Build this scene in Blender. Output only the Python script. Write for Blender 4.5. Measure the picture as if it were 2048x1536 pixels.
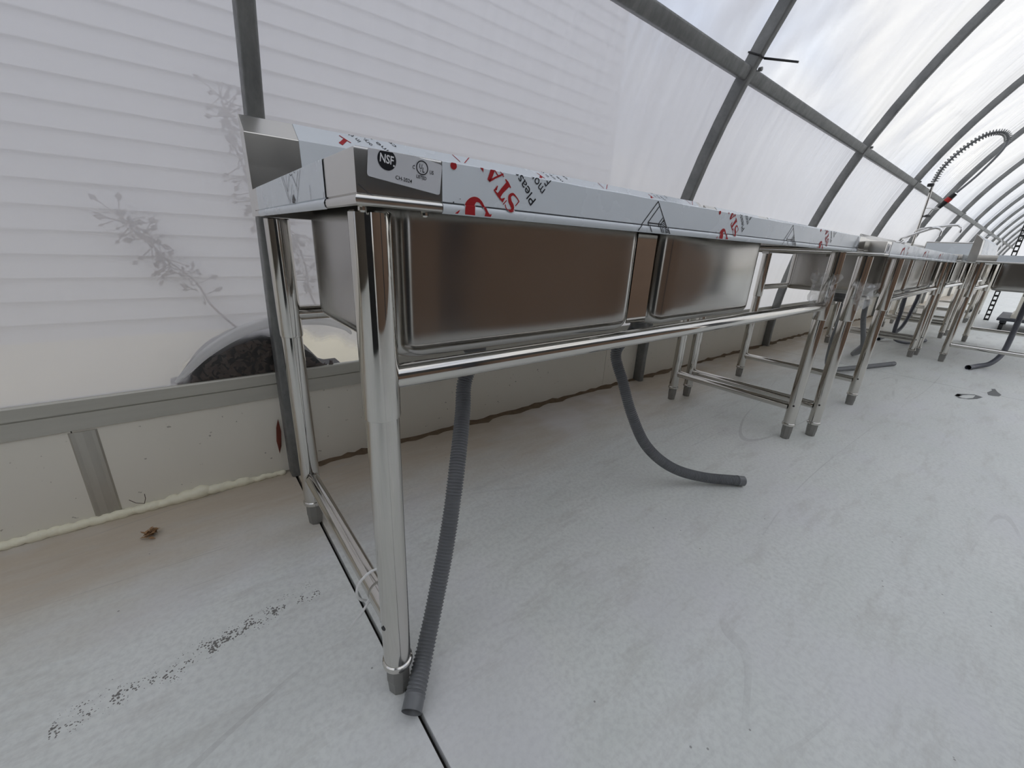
import bpy, bmesh, math, random
from mathutils import Vector, Matrix
random.seed(7)
for o in list(bpy.data.objects): bpy.data.objects.remove(o, do_unlink=True)
S = bpy.context.scene
COL = S.collection

# ------------------------------------------------------------------ camera
CAM = Vector((-0.1652, -1.1624, 0.8208)); FPX = 813.64
RR = ((0.78383821, -0.61919639, 0.04683479), (0.16813485, 0.2842357, 0.94389657), (-0.59776947, -0.73198764, 0.3269033))
cd = bpy.data.cameras.new('camera'); cam = bpy.data.objects.new('camera', cd); COL.objects.link(cam)
cd.sensor_width = 36; cd.sensor_fit = 'HORIZONTAL'; cd.lens = FPX / 2048 * 36; cd.clip_start = 0.01; cd.clip_end = 200
m = Matrix([[RR[c][r] for c in range(3)] for r in range(3)]).to_4x4(); m.translation = CAM
cam.matrix_world = m; S.camera = cam
def ray(u, w):
    d = ((u - 1024) / FPX, (768 - w) / FPX, -1.0)
    return Vector([sum(RR[k][i] * d[k] for k in range(3)) for i in range(3)])
def on(u, w, axis, val):
    d = ray(u, w); t = (val - CAM[axis]) / d[axis]; return CAM + d * t

# ------------------------------------------------------------------ sky, exposure
W = bpy.data.worlds.new('sky'); S.world = W; W.use_nodes = True
nt = W.node_tree; nt.nodes.clear()
out = nt.nodes.new('ShaderNodeOutputWorld'); bg = nt.nodes.new('ShaderNodeBackground')
tc = nt.nodes.new('ShaderNodeTexCoord'); nz = nt.nodes.new('ShaderNodeTexNoise'); rp = nt.nodes.new('ShaderNodeValToRGB')
nz.inputs['Scale'].default_value = 2.6; nz.inputs['Detail'].default_value = 3; nz.inputs['Roughness'].default_value = 0.5
rp.color_ramp.elements[0].position = 0.36; rp.color_ramp.elements[0].color = (0.50, 0.62, 0.86, 1)
rp.color_ramp.elements[1].position = 0.56; rp.color_ramp.elements[1].color = (1.0, 0.988, 0.948, 1)
nt.links.new(tc.outputs['Generated'], nz.inputs['Vector']); nt.links.new(nz.outputs['Fac'], rp.inputs['Fac'])
nt.links.new(rp.outputs['Color'], bg.inputs['Color']); bg.inputs['Strength'].default_value = 1.0
nt.links.new(bg.outputs[0], out.inputs[0])
vs = S.view_settings; vs.view_transform = 'Standard'; vs.look = 'None'; vs.gamma = 1; vs.use_curve_mapping = False
vs.exposure = 0.37
S.cycles.adaptive_threshold = 0.05; S.cycles.max_bounces = 6; S.cycles.diffuse_bounces = 3; S.cycles.glossy_bounces = 3; S.cycles.transparent_max_bounces = 6

# ------------------------------------------------------------------ materials
MAT = {}
class NB:
    def __init__(s, name):
        s.m = bpy.data.materials.new(name); s.m.use_nodes = True; s.t = s.m.node_tree
        s.b = s.t.nodes['Principled BSDF']; s.o = s.t.nodes['Material Output']; MAT[name] = s.m
    def n(s, typ, **kw):
        x = s.t.nodes.new(typ)
        for k, v in kw.items():
            if k in x.inputs: x.inputs[k].default_value = v
            else: setattr(x, k, v)
        return x
    def l(s, a, b): s.t.links.new(a, b)
    def noise(s, scale, detail=4, rough=0.55, sc=(1, 1, 1), coord='Object', loc=(0, 0, 0), rot=(0, 0, 0)):
        tc = s.n('ShaderNodeTexCoord'); mp = s.n('ShaderNodeMapping'); nz = s.n('ShaderNodeTexNoise')
        mp.inputs['Scale'].default_value = sc; mp.inputs['Location'].default_value = loc; mp.inputs['Rotation'].default_value = rot
        nz.inputs['Scale'].default_value = scale; nz.inputs['Detail'].default_value = detail; nz.inputs['Roughness'].default_value = rough
        s.l(tc.outputs[coord], mp.inputs[0]); s.l(mp.outputs[0], nz.inputs['Vector']); return nz.outputs['Fac']
    def ramp(s, f, stops):
        r = s.n('ShaderNodeValToRGB'); e = r.color_ramp.elements
        while len(e) < len(stops): e.new(0.5)
        for i, (p, c) in enumerate(stops):
            e[i].position = p; e[i].color = (c, c, c, 1) if not isinstance(c, tuple) else c + (1,)
        s.l(f, r.inputs['Fac']); return r.outputs['Color']
    def mix(s, f, a, b, mode='MIX'):
        x = s.n('ShaderNodeMixRGB', blend_type=mode)
        for sock, v in ((x.inputs[0], f), (x.inputs[1], a), (x.inputs[2], b)):
            if isinstance(v, (int, float)): sock.default_value = v
            elif isinstance(v, tuple): sock.default_value = v + (1,)
            else: s.l(v, sock)
        return x.outputs[0]
    def math(s, op, a, b=0.0, clamp=False):
        x = s.n('ShaderNodeMath', operation=op, use_clamp=clamp)
        for sock, v in ((x.inputs[0], a), (x.inputs[1], b)):
            if isinstance(v, (int, float)): sock.default_value = v
            else: s.l(v, sock)
        return x.outputs[0]
    def bump(s, h, strength=0.2, dist=0.01):
        x = s.n('ShaderNodeBump'); x.inputs['Strength'].default_value = strength; x.inputs['Distance'].default_value = dist
        s.l(h, x.inputs['Height']); return x.outputs[0]
    def set(s, col=None, rough=None, metal=None, **kw):
        for k, v in (('Base Color', col), ('Roughness', rough), ('Metallic', metal)):
            if v is None: continue
            if isinstance(v, tuple): s.b.inputs[k].default_value = v + (1,)
            elif isinstance(v, (int, float)): s.b.inputs[k].default_value = v
            else: s.l(v, s.b.inputs[k])
        return s
def simple(name, col, rough=0.5, metal=0.0, var=0.12, scale=30, bump=0.0):
    b = NB(name); f = b.noise(scale)
    b.set(b.mix(f, tuple(c * (1 - var) for c in col), tuple(min(1, c * (1 + var)) for c in col)), rough, metal)
    if bump: b.l(b.bump(f, bump, 0.002), b.b.inputs['Normal'])
    return b.m

def steel(name, col, r0, r1, sc, bumpy=0.0):
    b = NB(name); g = b.noise(5, 2, 0.5, sc)
    b.set(b.mix(g, tuple(c * 0.90 for c in col), col), b.ramp(g, [(0.3, r0), (0.7, r1)]), 1.0)
    if bumpy: b.l(b.bump(b.noise(3.0, 1, 0.4), bumpy, 0.02), b.b.inputs['Normal'])
    return b.m
steel('polished_steel', (0.66, 0.64, 0.60), 0.05, 0.12, (1, 1, 1))
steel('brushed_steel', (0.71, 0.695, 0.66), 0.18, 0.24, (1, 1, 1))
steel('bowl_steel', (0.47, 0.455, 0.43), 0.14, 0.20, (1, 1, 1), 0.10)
steel('chrome', (0.82, 0.82, 0.82), 0.04, 0.09, (1, 1, 1))
b = NB('protective_film'); b.set(b.mix(b.noise(7), (0.70, 0.755, 0.80), (0.76, 0.80, 0.845)), b.ramp(b.noise(9), [(0.3, 0.18), (0.7, 0.32)]))
b.l(b.bump(b.noise(14, 2, 0.5, (0.4, 1, 1)), 0.10, 0.004), b.b.inputs['Normal'])
simple('red_ink', (0.38, 0.003, 0.008), 0.6, var=0.05)
simple('black_ink', (0.008, 0.009, 0.014), 0.4, var=0.05)
simple('white_ink', (0.85, 0.85, 0.87), 0.4, var=0.02)
simple('label_paper', (0.66, 0.67, 0.70), 0.35, var=0.05)
simple('foot_grey', (0.27, 0.265, 0.25), 0.42, 0.4)
simple('foot_zinc', (0.33, 0.32, 0.30), 0.38, 0.9)
simple('drain_grey', (0.12, 0.12, 0.12), 0.5)
simple('black_plastic', (0.012, 0.012, 0.013), 0.4)
simple('red_plastic', (0.45, 0.02, 0.02), 0.35)
simple('white_plastic', (0.92, 0.92, 0.90), 0.4, var=0.04)
simple('cream_frame', (0.70, 0.67, 0.58), 0.5, var=0.06)
simple('dark_deck', (0.05, 0.055, 0.065), 0.5)
simple('cardboard', (0.24, 0.155, 0.105), 0.75, var=0.2, scale=6)
simple('carton_tape', (0.30, 0.20, 0.10), 0.3)
simple('dry_leaf', (0.33, 0.19, 0.09), 0.7, var=0.4, scale=60)
simple('red_leaf', (0.16, 0.035, 0.02), 0.6, var=0.3)
simple('twig', (0.10, 0.065, 0.05), 0.8)
simple('weed', (0.14, 0.07, 0.06), 0.8, var=0.3)
simple('leaf_litter', (0.115, 0.085, 0.070), 0.4, var=0.8, scale=45)
simple('soil', (0.17, 0.12, 0.075), 0.9, var=0.35, scale=40, bump=0.6)
simple('wet_soil', (0.018, 0.014, 0.012), 0.5, var=0.4, scale=40, bump=0.6)
simple('ground', (0.80, 0.73, 0.57), 0.9, var=0.15, scale=3)
simple('clapboard_white', (0.70, 0.70, 0.745), 0.55, var=0.04, scale=4)
simple('foundation', (0.78, 0.71, 0.55), 0.8, var=0.08, scale=6)
simple('joint_dark', (0.022, 0.019, 0.015), 0.9, var=0.5, scale=80)
simple('dark_plywood', (0.075, 0.06, 0.045), 0.7, var=0.25, scale=4)  # dark near end wall, added to darken the steel's reflections
simple('stain', (0.17, 0.175, 0.175), 0.5, var=0.2)

b = NB('drain_hose'); b.set(b.mix(b.noise(20), (0.15, 0.157, 0.165), (0.21, 0.218, 0.228)), 0.36)
b = NB('drain_hose_blue'); b.set(b.mix(b.noise(20), (0.075, 0.08, 0.10), (0.11, 0.117, 0.14)), 0.36)

b = NB('galvanised'); f = b.noise(9, 6, 0.7, (3, 1, 1)); g = b.noise(70, 3)
b.set(b.mix(b.ramp(f, [(0.3, 0.0), (0.7, 1.0)]), (0.17, 0.175, 0.175), (0.27, 0.275, 0.27)), b.ramp(g, [(0.3, 0.42), (0.7, 0.6)]), 0.55)
b = NB('rail_aluminium'); f = b.noise(12, 5, 0.6, (0.3, 4, 4))
b.set(b.mix(f, (0.46, 0.45, 0.395), (0.57, 0.555, 0.495)), 0.42, 0.25)
b = NB('cover_strip'); f = b.noise(10, 4, 0.6, (4, 4, 0.6)); b.set(b.mix(f, (0.40, 0.385, 0.34), (0.55, 0.53, 0.48)), 0.35, 0.6)
b = NB('base_board'); f = b.noise(3); sp = b.noise(55, 2, 0.5)
b.set(b.mix(b.ramp(sp, [(0.72, 0.0), (0.76, 0.6)]), b.mix(f, (0.79, 0.755, 0.66), (0.85, 0.82, 0.735)), (0.20, 0.17, 0.13)), 0.4)
b = NB('spray_foam'); f = b.noise(25, 4); b.set(b.mix(f, (0.86, 0.82, 0.62), (0.93, 0.90, 0.74)), 0.55); b.l(b.bump(f, 0.3, 0.01), b.b.inputs['Normal'])

# concrete: pale blue-grey with brown washes near the wall and pitted streak
b = NB('concrete')
tcn = b.n('ShaderNodeTexCoord'); sx = b.n('ShaderNodeSeparateXYZ'); b.l(tcn.outputs['Object'], sx.inputs[0])
big = b.noise(1.1, 4, 0.6, (0.7, 1.3, 1)); mid = b.noise(6, 4, 0.65, (0.6, 1.5, 1)); fine = b.noise(85, 2, 0.6)
col = b.mix(b.ramp(big, [(0.35, 0.0), (0.65, 1.0)]), (0.70, 0.728, 0.695), (0.80, 0.818, 0.782))
col = b.mix(b.math('MULTIPLY', b.ramp(mid, [(0.35, 0.0), (0.7, 1.0)]), 0.5), col, (0.83, 0.845, 0.83))
col = b.mix(b.math('MULTIPLY', b.ramp(b.noise(2.4, 5, 0.6, (1, 1, 1), loc=(3, 1, 0)), [(0.5, 0.0), (0.75, 1.0)]), 0.35), col, (0.69, 0.75, 0.705))
col = b.mix(b.math('MULTIPLY', b.ramp(fine, [(0.3, 1.0), (0.6, 0.0)]), 0.28), col, (0.45, 0.455, 0.45))
# brown wash by distance to wall
wash = b.math('ADD', sx.outputs['Y'], b.math('MULTIPLY', b.math('SUBTRACT', b.noise(3.2, 6, 0.65, (0.5, 2.0, 1)), 0.5), 0.55))
wf = b.n('ShaderNodeMapRange'); b.l(wash, wf.inputs[0]); wf.inputs[1].default_value = -0.22; wf.inputs[2].default_value = 0.18; wf.inputs[3].default_value = 0; wf.inputs[4].default_value = 1
brown = b.mix(b.noise(7, 5, 0.7, (0.5, 2, 1)), (0.42, 0.335, 0.245), (0.60, 0.53, 0.43))
col = b.mix(b.math('MULTIPLY', wf.outputs[0], 0.92), col, brown)
# tinted blotches and long thin scratches (contours of a low noise)
col = b.mix(b.math('MULTIPLY', b.ramp(b.noise(2.0, 3, 0.6, loc=(7, 3, 0)), [(0.52, 0.0), (0.70, 1.0)]), 0.45), col, (0.74, 0.735, 0.765))
col = b.mix(b.math('MULTIPLY', b.ramp(b.noise(8.0, 5, 0.75, (0.45, 1.8, 1), rot=(0, 0, 0.6)), [(0.52, 0.0), (0.74, 1.0)]), 0.55), col, (0.52, 0.51, 0.475))
for ang, sc_, amt, seed in ((0.45, 1.0, 0.30, 1), (-0.9, 1.2, 0.28, 4)):
    cn = b.noise(sc_, 1, 0.5, (0.14, 1.7, 1), rot=(0, 0, ang), loc=(seed, seed * 2, 0))
    line = b.math('LESS_THAN', b.math('ABSOLUTE', b.math('SUBTRACT', cn, 0.5)), 0.0016)
    mk = b.math('MULTIPLY', line, b.ramp(b.noise(2.6, 2, 0.5, loc=(seed * 3, 1, 0)), [(0.47, 0.0), (0.62, 1.0)]))
    col = b.mix(b.math('MULTIPLY', mk, amt), col, (0.33, 0.32, 0.31) if seed != 9 else (0.85, 0.85, 0.84))
# pitted dark streak left of the near leg
P0 = on(180, 1420, 2, 0); P1 = on(600, 1195, 2, 0); dv = (P1 - P0).normalized(); nv = Vector((-dv.y, dv.x, 0)); LEN = (P1 - P0).length
dt = b.n('ShaderNodeVectorMath', operation='SUBTRACT'); b.l(tcn.outputs['Object'], dt.inputs[0]); dt.inputs[1].default_value = P0
def dot(v):
    x = b.n('ShaderNodeVectorMath', operation='DOT_PRODUCT'); b.l(dt.outputs[0], x.inputs[0]); x.inputs[1].default_value = v; return x.outputs['Value']
aw = b.math('ABSOLUTE', b.math('ADD', dot(nv), b.math('MULTIPLY', b.math('SUBTRACT', b.noise(9, 3), 0.5), 0.05)))
across = b.n('ShaderNodeMapRange'); b.l(aw, across.inputs[0]); across.inputs[1].default_value = 0.004; across.inputs[2].default_value = 0.045; across.inputs[3].default_value = 1; across.inputs[4].default_value = 0
al = dot(dv); along = b.math('MULTIPLY', b.math('GREATER_THAN', al, -0.05), b.math('LESS_THAN', al, LEN + 0.04))
vor = b.n('ShaderNodeTexVoronoi'); vor.inputs['Scale'].default_value = 210; b.l(tcn.outputs['Object'], vor.inputs['Vector'])
pits = b.math('LESS_THAN', vor.outputs['Distance'], b.math('MULTIPLY', b.math('MULTIPLY', across.outputs[0], along), b.ramp(b.noise(28, 2), [(0.34, 0.0), (0.62, 0.60)])))
col = b.mix(b.math('MULTIPLY', pits, 0.85), col, (0.09, 0.08, 0.07))
v2 = b.n('ShaderNodeTexVoronoi'); v2.inputs['Scale'].default_value = 26; b.l(tcn.outputs['Object'], v2.inputs['Vector'])
sparse = b.math('MULTIPLY', b.math('LESS_THAN', v2.outputs['Distance'], 0.055), b.math('GREATER_THAN', b.noise(6, 2), 0.57))
col = b.mix(b.math('MULTIPLY', sparse, 0.6), col, (0.12, 0.11, 0.10))
b.set(col, b.ramp(mid, [(0.3, 0.38), (0.7, 0.58)])); b.l(b.bump(b.math('ADD', fine, b.math('MULTIPLY', pits, -0.6)), 0.10, 0.003), b.b.inputs['Normal'])

# polythene skin
def poly_film(name):
    b = NB(name); b.t.nodes.remove(b.b)
    tr = b.n('ShaderNodeBsdfTranslucent'); di = b.n('ShaderNodeBsdfDiffuse'); tp = b.n('ShaderNodeBsdfTransparent'); gl = b.n('ShaderNodeBsdfGlossy')
    tr.inputs['Color'].default_value = (0.905, 0.895, 0.915, 1); di.inputs['Color'].default_value = (0.80, 0.80, 0.80, 1)
    gl.inputs['Roughness'].default_value = 0.22; gl.inputs['Color'].default_value = (1, 1, 1, 1)
    m1 = b.n('ShaderNodeMixShader'); m1.inputs[0].default_value = 0.16; b.l(tr.outputs[0], m1.inputs[1]); b.l(di.outputs[0], m1.inputs[2])
    at = b.n('ShaderNodeAttribute', attribute_name='clarity'); tf = at.outputs['Fac']
    m2 = b.n('ShaderNodeMixShader'); b.l(tf, m2.inputs[0]); b.l(m1.outputs[0], m2.inputs[1]); b.l(tp.outputs[0], m2.inputs[2])
    fr = b.n('ShaderNodeFresnel'); fr.inputs['IOR'].default_value = 1.35
    m3 = b.n('ShaderNodeMixShader'); b.l(b.math('MULTIPLY', fr.outputs[0], 0.8), m3.inputs[0]); b.l(m2.outputs[0], m3.inputs[1]); b.l(gl.outputs[0], m3.inputs[2])
    b.l(m3.outputs[0], b.o.inputs['Surface']); return b.m
poly_film('polythene')
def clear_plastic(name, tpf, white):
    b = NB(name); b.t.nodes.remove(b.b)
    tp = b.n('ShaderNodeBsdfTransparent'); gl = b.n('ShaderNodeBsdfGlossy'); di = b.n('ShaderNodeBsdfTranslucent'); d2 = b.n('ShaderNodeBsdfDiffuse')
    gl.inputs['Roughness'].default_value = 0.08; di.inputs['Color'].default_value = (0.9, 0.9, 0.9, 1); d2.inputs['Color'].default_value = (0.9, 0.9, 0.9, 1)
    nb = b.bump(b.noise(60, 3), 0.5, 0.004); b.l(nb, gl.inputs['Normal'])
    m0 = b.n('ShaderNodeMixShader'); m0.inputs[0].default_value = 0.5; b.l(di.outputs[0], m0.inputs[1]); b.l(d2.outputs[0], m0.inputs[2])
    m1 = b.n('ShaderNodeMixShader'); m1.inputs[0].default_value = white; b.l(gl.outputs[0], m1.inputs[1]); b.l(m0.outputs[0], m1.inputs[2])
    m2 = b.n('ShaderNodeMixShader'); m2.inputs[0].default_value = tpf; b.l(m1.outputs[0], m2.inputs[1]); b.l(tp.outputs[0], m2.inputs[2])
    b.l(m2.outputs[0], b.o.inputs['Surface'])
clear_plastic('clear_plastic', 0.72, 0.45)
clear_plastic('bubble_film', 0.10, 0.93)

# ------------------------------------------------------------------ mesh helpers
class MB:
    def __init__(s): s.v = []; s.f = []
    def quad_strip(s, rings, closed_ring=True, closed_path=False):
        base = len(s.v); n = len(rings[0])
        for r in rings: s.v += [tuple(p) for p in r]
        m = len(rings)
        for i in range(m if closed_path else m - 1):
            for j in range(n if closed_ring else n - 1):
                a = base + i * n + j; bb = base + i * n + (j + 1) % n; c = base + ((i + 1) % m) * n + (j + 1) % n; d = base + ((i + 1) % m) * n + j
                s.f.append((a, bb, c, d))
        return base
    def cap(s, ring_start, n, rev=False):
        f = tuple(range(ring_start, ring_start + n)); s.f.append(f[::-1] if rev else f)
    def box(s, x0, x1, y0, y1, z0, z1):
        b = len(s.v)
        s.v += [(x, y, z) for z in (z0, z1) for y in (y0, y1) for x in (x0, x1)]
        s.f += [tuple(b + i for i in q) for q in ((0, 2, 3, 1), (4, 5, 7, 6), (0, 1, 5, 4), (2, 6, 7, 3), (0, 4, 6, 2), (1, 3, 7, 5))]
        return s
    def cyl(s, p0, p1, r0, r1=None, n=24, cap=True):
        r1 = r0 if r1 is None else r1
        return s.tube([p0, p1], [r0, r1], n, cap)
    def tube(s, pts, rad, n=16, cap=True):
        pts = [Vector(p) for p in pts]
        if not hasattr(rad, '__len__'): rad = [rad] * len(pts)
        t = (pts[1] - pts[0]).normalized(); up = Vector((0, 0, 1)) if abs(t.z) < 0.9 else Vector((1, 0, 0))
        u = t.cross(up).normalized(); rings = []
        for i, p in enumerate(pts):
            d = (pts[min(i + 1, len(pts) - 1)] - pts[max(i - 1, 0)])
            if d.length > 1e-9: d.normalize(); u = (u - d * u.dot(d)).normalized(); w = d.cross(u)
            rings.append([p + (u * math.cos(a) + w * math.sin(a)) * rad[i] for a in [2 * math.pi * k / n for k in range(n)]])
        st = s.quad_strip(rings)
        if cap: s.cap(st, n, True); s.cap(st + n * (len(pts) - 1), n)
        return s
    def lathe(s, c, prof, n=28):
        rings = [[(c[0] + r * math.cos(a), c[1] + r * math.sin(a), c[2] + z) for a in [2 * math.pi * k / n for k in range(n)]] for r, z in prof]
        st = s.quad_strip(rings); s.cap(st, n, True); s.cap(st + n * (len(prof) - 1), n); return s
    def poly(s, pts):
        b = len(s.v); s.v += [tuple(p) for p in pts]; s.f.append(tuple(range(b, b + len(pts)))); return s
    def mesh(s, name):
        me = bpy.data.meshes.new(name); me.from_pydata(s.v, [], s.f); me.update(); return me
    def build(s, name, mat, parent=None, smooth=False, bevel=0.0, recalc=True):
        me = s.mesh(name)
        if recalc:
            bm = bmesh.new(); bm.from_mesh(me); bmesh.ops.recalc_face_normals(bm, faces=bm.faces); bm.to_mesh(me); bm.free()
        return link(name, me, mat, parent, smooth, bevel)
def link(name, me, mat, parent=None, smooth=False, bevel=0.0):
    me.materials.append(MAT[mat]) if len(me.materials) == 0 else None
    o = bpy.data.objects.new(name, me); COL.objects.link(o)
    if parent: o.parent = parent
    if smooth:
        for p in me.polygons: p.use_smooth = True
        try: me.set_sharp_from_angle(angle=math.radians(38))
        except Exception: pass
    if bevel:
        md = o.modifiers.new('bevel', 'BEVEL'); md.width = bevel; md.segments = 2; md.limit_method = 'ANGLE'
    return o
def empty(name, loc=(0, 0, 0), rz=0.0):
    o = bpy.data.objects.new(name, None); COL.objects.link(o); o.location = loc; o.rotation_euler = (0, 0, rz); o.empty_display_size = 0.1; return o
def tag(o, label, cat, group=None):
    o['label'] = label; o['category'] = cat
    if group: o['group'] = group
    return o
def struct(o): o['kind'] = 'structure'; return o
def stuff(o): o['kind'] = 'stuff'; return o
def spline(pts, n):
    pts = [Vector(p) for p in pts]; P = [pts[0] * 2 - pts[1]] + pts + [pts[-1] * 2 - pts[-2]]; o = []
    for i in range(1, len(P) - 2):
        for k in range(n):
            t = k / n; a, b_, c, d = P[i - 1], P[i], P[i + 1], P[i + 2]
            o.append(0.5 * ((2 * b_) + (c - a) * t + (2 * a - 5 * b_ + 4 * c - d) * t * t + (3 * b_ - a - 3 * c + d) * t ** 3))
    o.append(pts[-1]); return o
ORD = ['first', 'second', 'third', 'fourth', 'fifth', 'sixth', 'seventh', 'eighth', 'ninth', 'tenth', 'eleventh', 'twelfth', 'thirteenth', 'fourteenth', 'fifteenth', 'sixteenth']

# ------------------------------------------------------------------ the setting
XA, XB = -4.2, 29.2
CY, CZ, RAD = -3.358, 0.12, 3.67
YR = 2 * CY - 0.335
# floor: slabs with recessed joints
fl = MB().box(XA, XB, YR - 0.1, 0.45, -0.14, -0.022).build('floor', 'joint_dark'); struct(fl)
jx = [XA, 0.046, 4.055, 8.08, 12.1, 16.1, 20.1, 24.1, XB]
jw = [0, 0.0085, 0.007, 0.0035, 0.0035, 0.0035, 0.0035, 0.0035, 0]
for i in range(len(jx) - 1):
    MB().box(jx[i] + jw[i] / 2, jx[i + 1] - jw[i + 1] / 2, YR - 0.1, 0.45, -0.022, 0).build('slab', 'concrete', fl, bevel=0.0015)
gr = MB().box(-30, 60, -40, 40, -0.5, -0.15).build('ground', 'ground'); struct(gr)
st_ = MB().box(XA, XB, 0.46, 6.0, -0.15, 0.30).build('ground_bank', 'ground'); struct(st_)

# base wall of boards with aluminium rail
wl = MB().box(XA, XB, 0.352, 0.385, -0.02, 0.345).build('wall_left', 'foundation'); struct(wl)
bj = [XA, -2.72, -0.462, 1.78, 4.02, 6.26, 8.5, 10.74, 12.98, 15.22, 17.46, 19.7, 21.94, 24.18, 26.42, XB]
for i in range(len(bj) - 1):
    MB().box(bj[i] + 0.0012, bj[i + 1] - 0.0012, 0.335, 0.352, 0.004, 0.30).build('board', 'base_board', wl)
rail = MB()
prof = [(0.330, 0.290), (0.330, 0.335), (0.333, 0.3365), (0.333, 0.339), (0.328, 0.3405), (0.328, 0.372), (0.331, 0.376), (0.350, 0.376), (0.350, 0.29)]
rail.quad_strip([[(x, y, z) for y, z in prof] for x in (XA, XB)]); rail.cap(0, len(prof)); rail.cap(len(prof), len(prof), True)
rail.build('rail', 'rail_aluminium', wl)
tl = [on(u, w, 1, 0.334) for u, w in ((134, 866), (192, 852), (243, 1012), (192, 1026))]
x0s, x1s = tl[0].x, tl[1].x
strip = MB()
rings = [[(x, 0.335, 0), (x, 0.3315, 0)] for x in (0, 1)]
xs = [x0s, x0s + 0.004, x0s + 0.012, (x0s + x1s) / 2, x1s - 0.012, x1s - 0.004, x1s]; ys = [0.3345, 0.331, 0.3325, 0.330, 0.3325, 0.331, 0.3345]
strip.quad_strip([[(x, y, z) for x, y in zip(xs, ys)] + [(x, 0.335, z) for x in reversed(xs)] for z in (0.018, 0.283)]); n_ = 14; strip.cap(0, n_); strip.cap(n_, n_, True)
strip.build('cover_strip', 'cover_strip', wl)
wr = MB().box(XA, XB, YR - 0.05, YR, -0.02, 0.37).build('wall_right', 'base_board'); struct(wr)

# polythene tunnel skin, bay by bay
RX0, RDX = 0.052, 2.062
RF = RAD + 0.036
def arc_pt(a, r): return (CY + r * math.cos(a), CZ + r * math.sin(a))
a0 = math.asin((0.373 - CZ) / RF); a1 = math.pi - a0
from mathutils import noise as PN
xsn = []; x = XA
while x < XB - 0.01:
    xsn.append(x); x += (RDX / 150 if -0.75 < x < 8.4 else RDX / 24)
xsn.append(XB)
AM = 1.38
aL = math.asin((0.62 - CZ) / RF)
avals = [a0 + (aL - a0) * k / 30 for k in range(30)] + [aL + (AM - aL) * k / 100 for k in range(100)] + [AM + (a1 - AM) * k / 24 for k in range(25)]
NA = len(avals) - 1; sp_a = ap_ = math.asin((1.635 - CZ) / RAD) * RF
verts = []; clar = []
for xv in xsn:
    ph = ((xv - RX0) / RDX) % 1.0; edge = math.sin(math.pi * ph)
    bayr = PN.noise(Vector((math.floor((xv - RX0) / RDX) * 3.7, 0.5, 0)))
    for a in avals:
        sarc = a * RF; fa = (a - a0) / (a1 - a0)
        bul = 0.010 * edge * math.sin(math.pi * fa) ** 0.5
        wr_ = 0.0; c_ = 0.3
        if a <= AM + 0.1:
            up = sarc - sp_a
            n1 = PN.noise(Vector((xv * 13.0 + 0.8 * sarc, sarc * 1.1, 1.0))); n2 = PN.noise(Vector((xv * 6.0 - sarc * 5.0, xv * 1.0 + sarc * 0.9, 7.0)))
            pl = PN.noise(Vector((xv * 26.0, sarc * 2.0, 3.0))) * math.exp(-(up / 0.28) ** 2) * (1.0 if up < 0 else 0.6)
            cl = PN.noise(Vector((xv * 1.3, sarc * 1.3, 11.0)))
            msk = max(0.0, min(1.0, 0.5 + 1.6 * PN.noise(Vector((xv * 1.1 + 4, sarc * 0.9, 5.0)))))
            if up > 0: wr_ = 0.010 * n2 * msk + 0.004 * n1 + 0.004 * pl; c_ = 0.40 + 0.16 * cl + 0.40 * n2 * msk + 0.12 * n1
            else:
                near_ = 1.0 / (1.0 + math.exp((xv - 0.75) * 3.6)); wr_ = 0.0010 * n1 + 0.0060 * pl
                c_ = 0.045 + 0.17 * near_ + 0.03 * cl + 0.03 * n1 + 0.12 * pl
                if a < aL and -0.5 < xv < 0.6:   # wet patch pressed clear against the leaf litter
                    zz = CZ + RF * math.sin(a); e_ = ((xv - 0.06) / 0.30) ** 2 + ((zz - 0.335) / 0.185) ** 2 + 0.22 * PN.noise(Vector((xv * 14, zz * 14, 2.0)))
                    c_ += 0.70 * max(0.0, min(1.0, (1.02 - e_) / 0.22))
        y_, z_ = arc_pt(a, RF - bul + wr_); verts.append((xv, y_, z_)); clar.append(max(0.02, min(0.92, c_)))
faces = [(i * (NA + 1) + k, (i + 1) * (NA + 1) + k, (i + 1) * (NA + 1) + k + 1, i * (NA + 1) + k + 1) for i in range(len(xsn) - 1) for k in range(NA)]
me = bpy.data.meshes.new('ceiling'); me.from_pydata(verts, [], faces); me.update()
at_ = me.attributes.new('clarity', 'FLOAT', 'POINT'); at_.data.foreach_set('value', clar)
ce = struct(link('ceiling', me, 'polythene')); me.polygons.foreach_set('use_smooth', [True] * len(me.polygons))
for nm, xe in (('wall_far', XB), ('wall_near', XA)):
    w_ = MB(); w_.poly([(xe, *arc_pt(a0 * 0 + math.pi * k / 40, RF)) for k in range(41)] + [(xe, CY - RF, 0), (xe, CY + RF, 0)])
    o = struct(w_.build(nm, 'polythene' if nm == 'wall_far' else 'dark_plywood'))  # unseen near wall added dark for the steel to mirror
    at_ = o.data.attributes.new('clarity', 'FLOAT', 'POINT'); at_.data.foreach_set('value', [0.2] * len(o.data.vertices))

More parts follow.
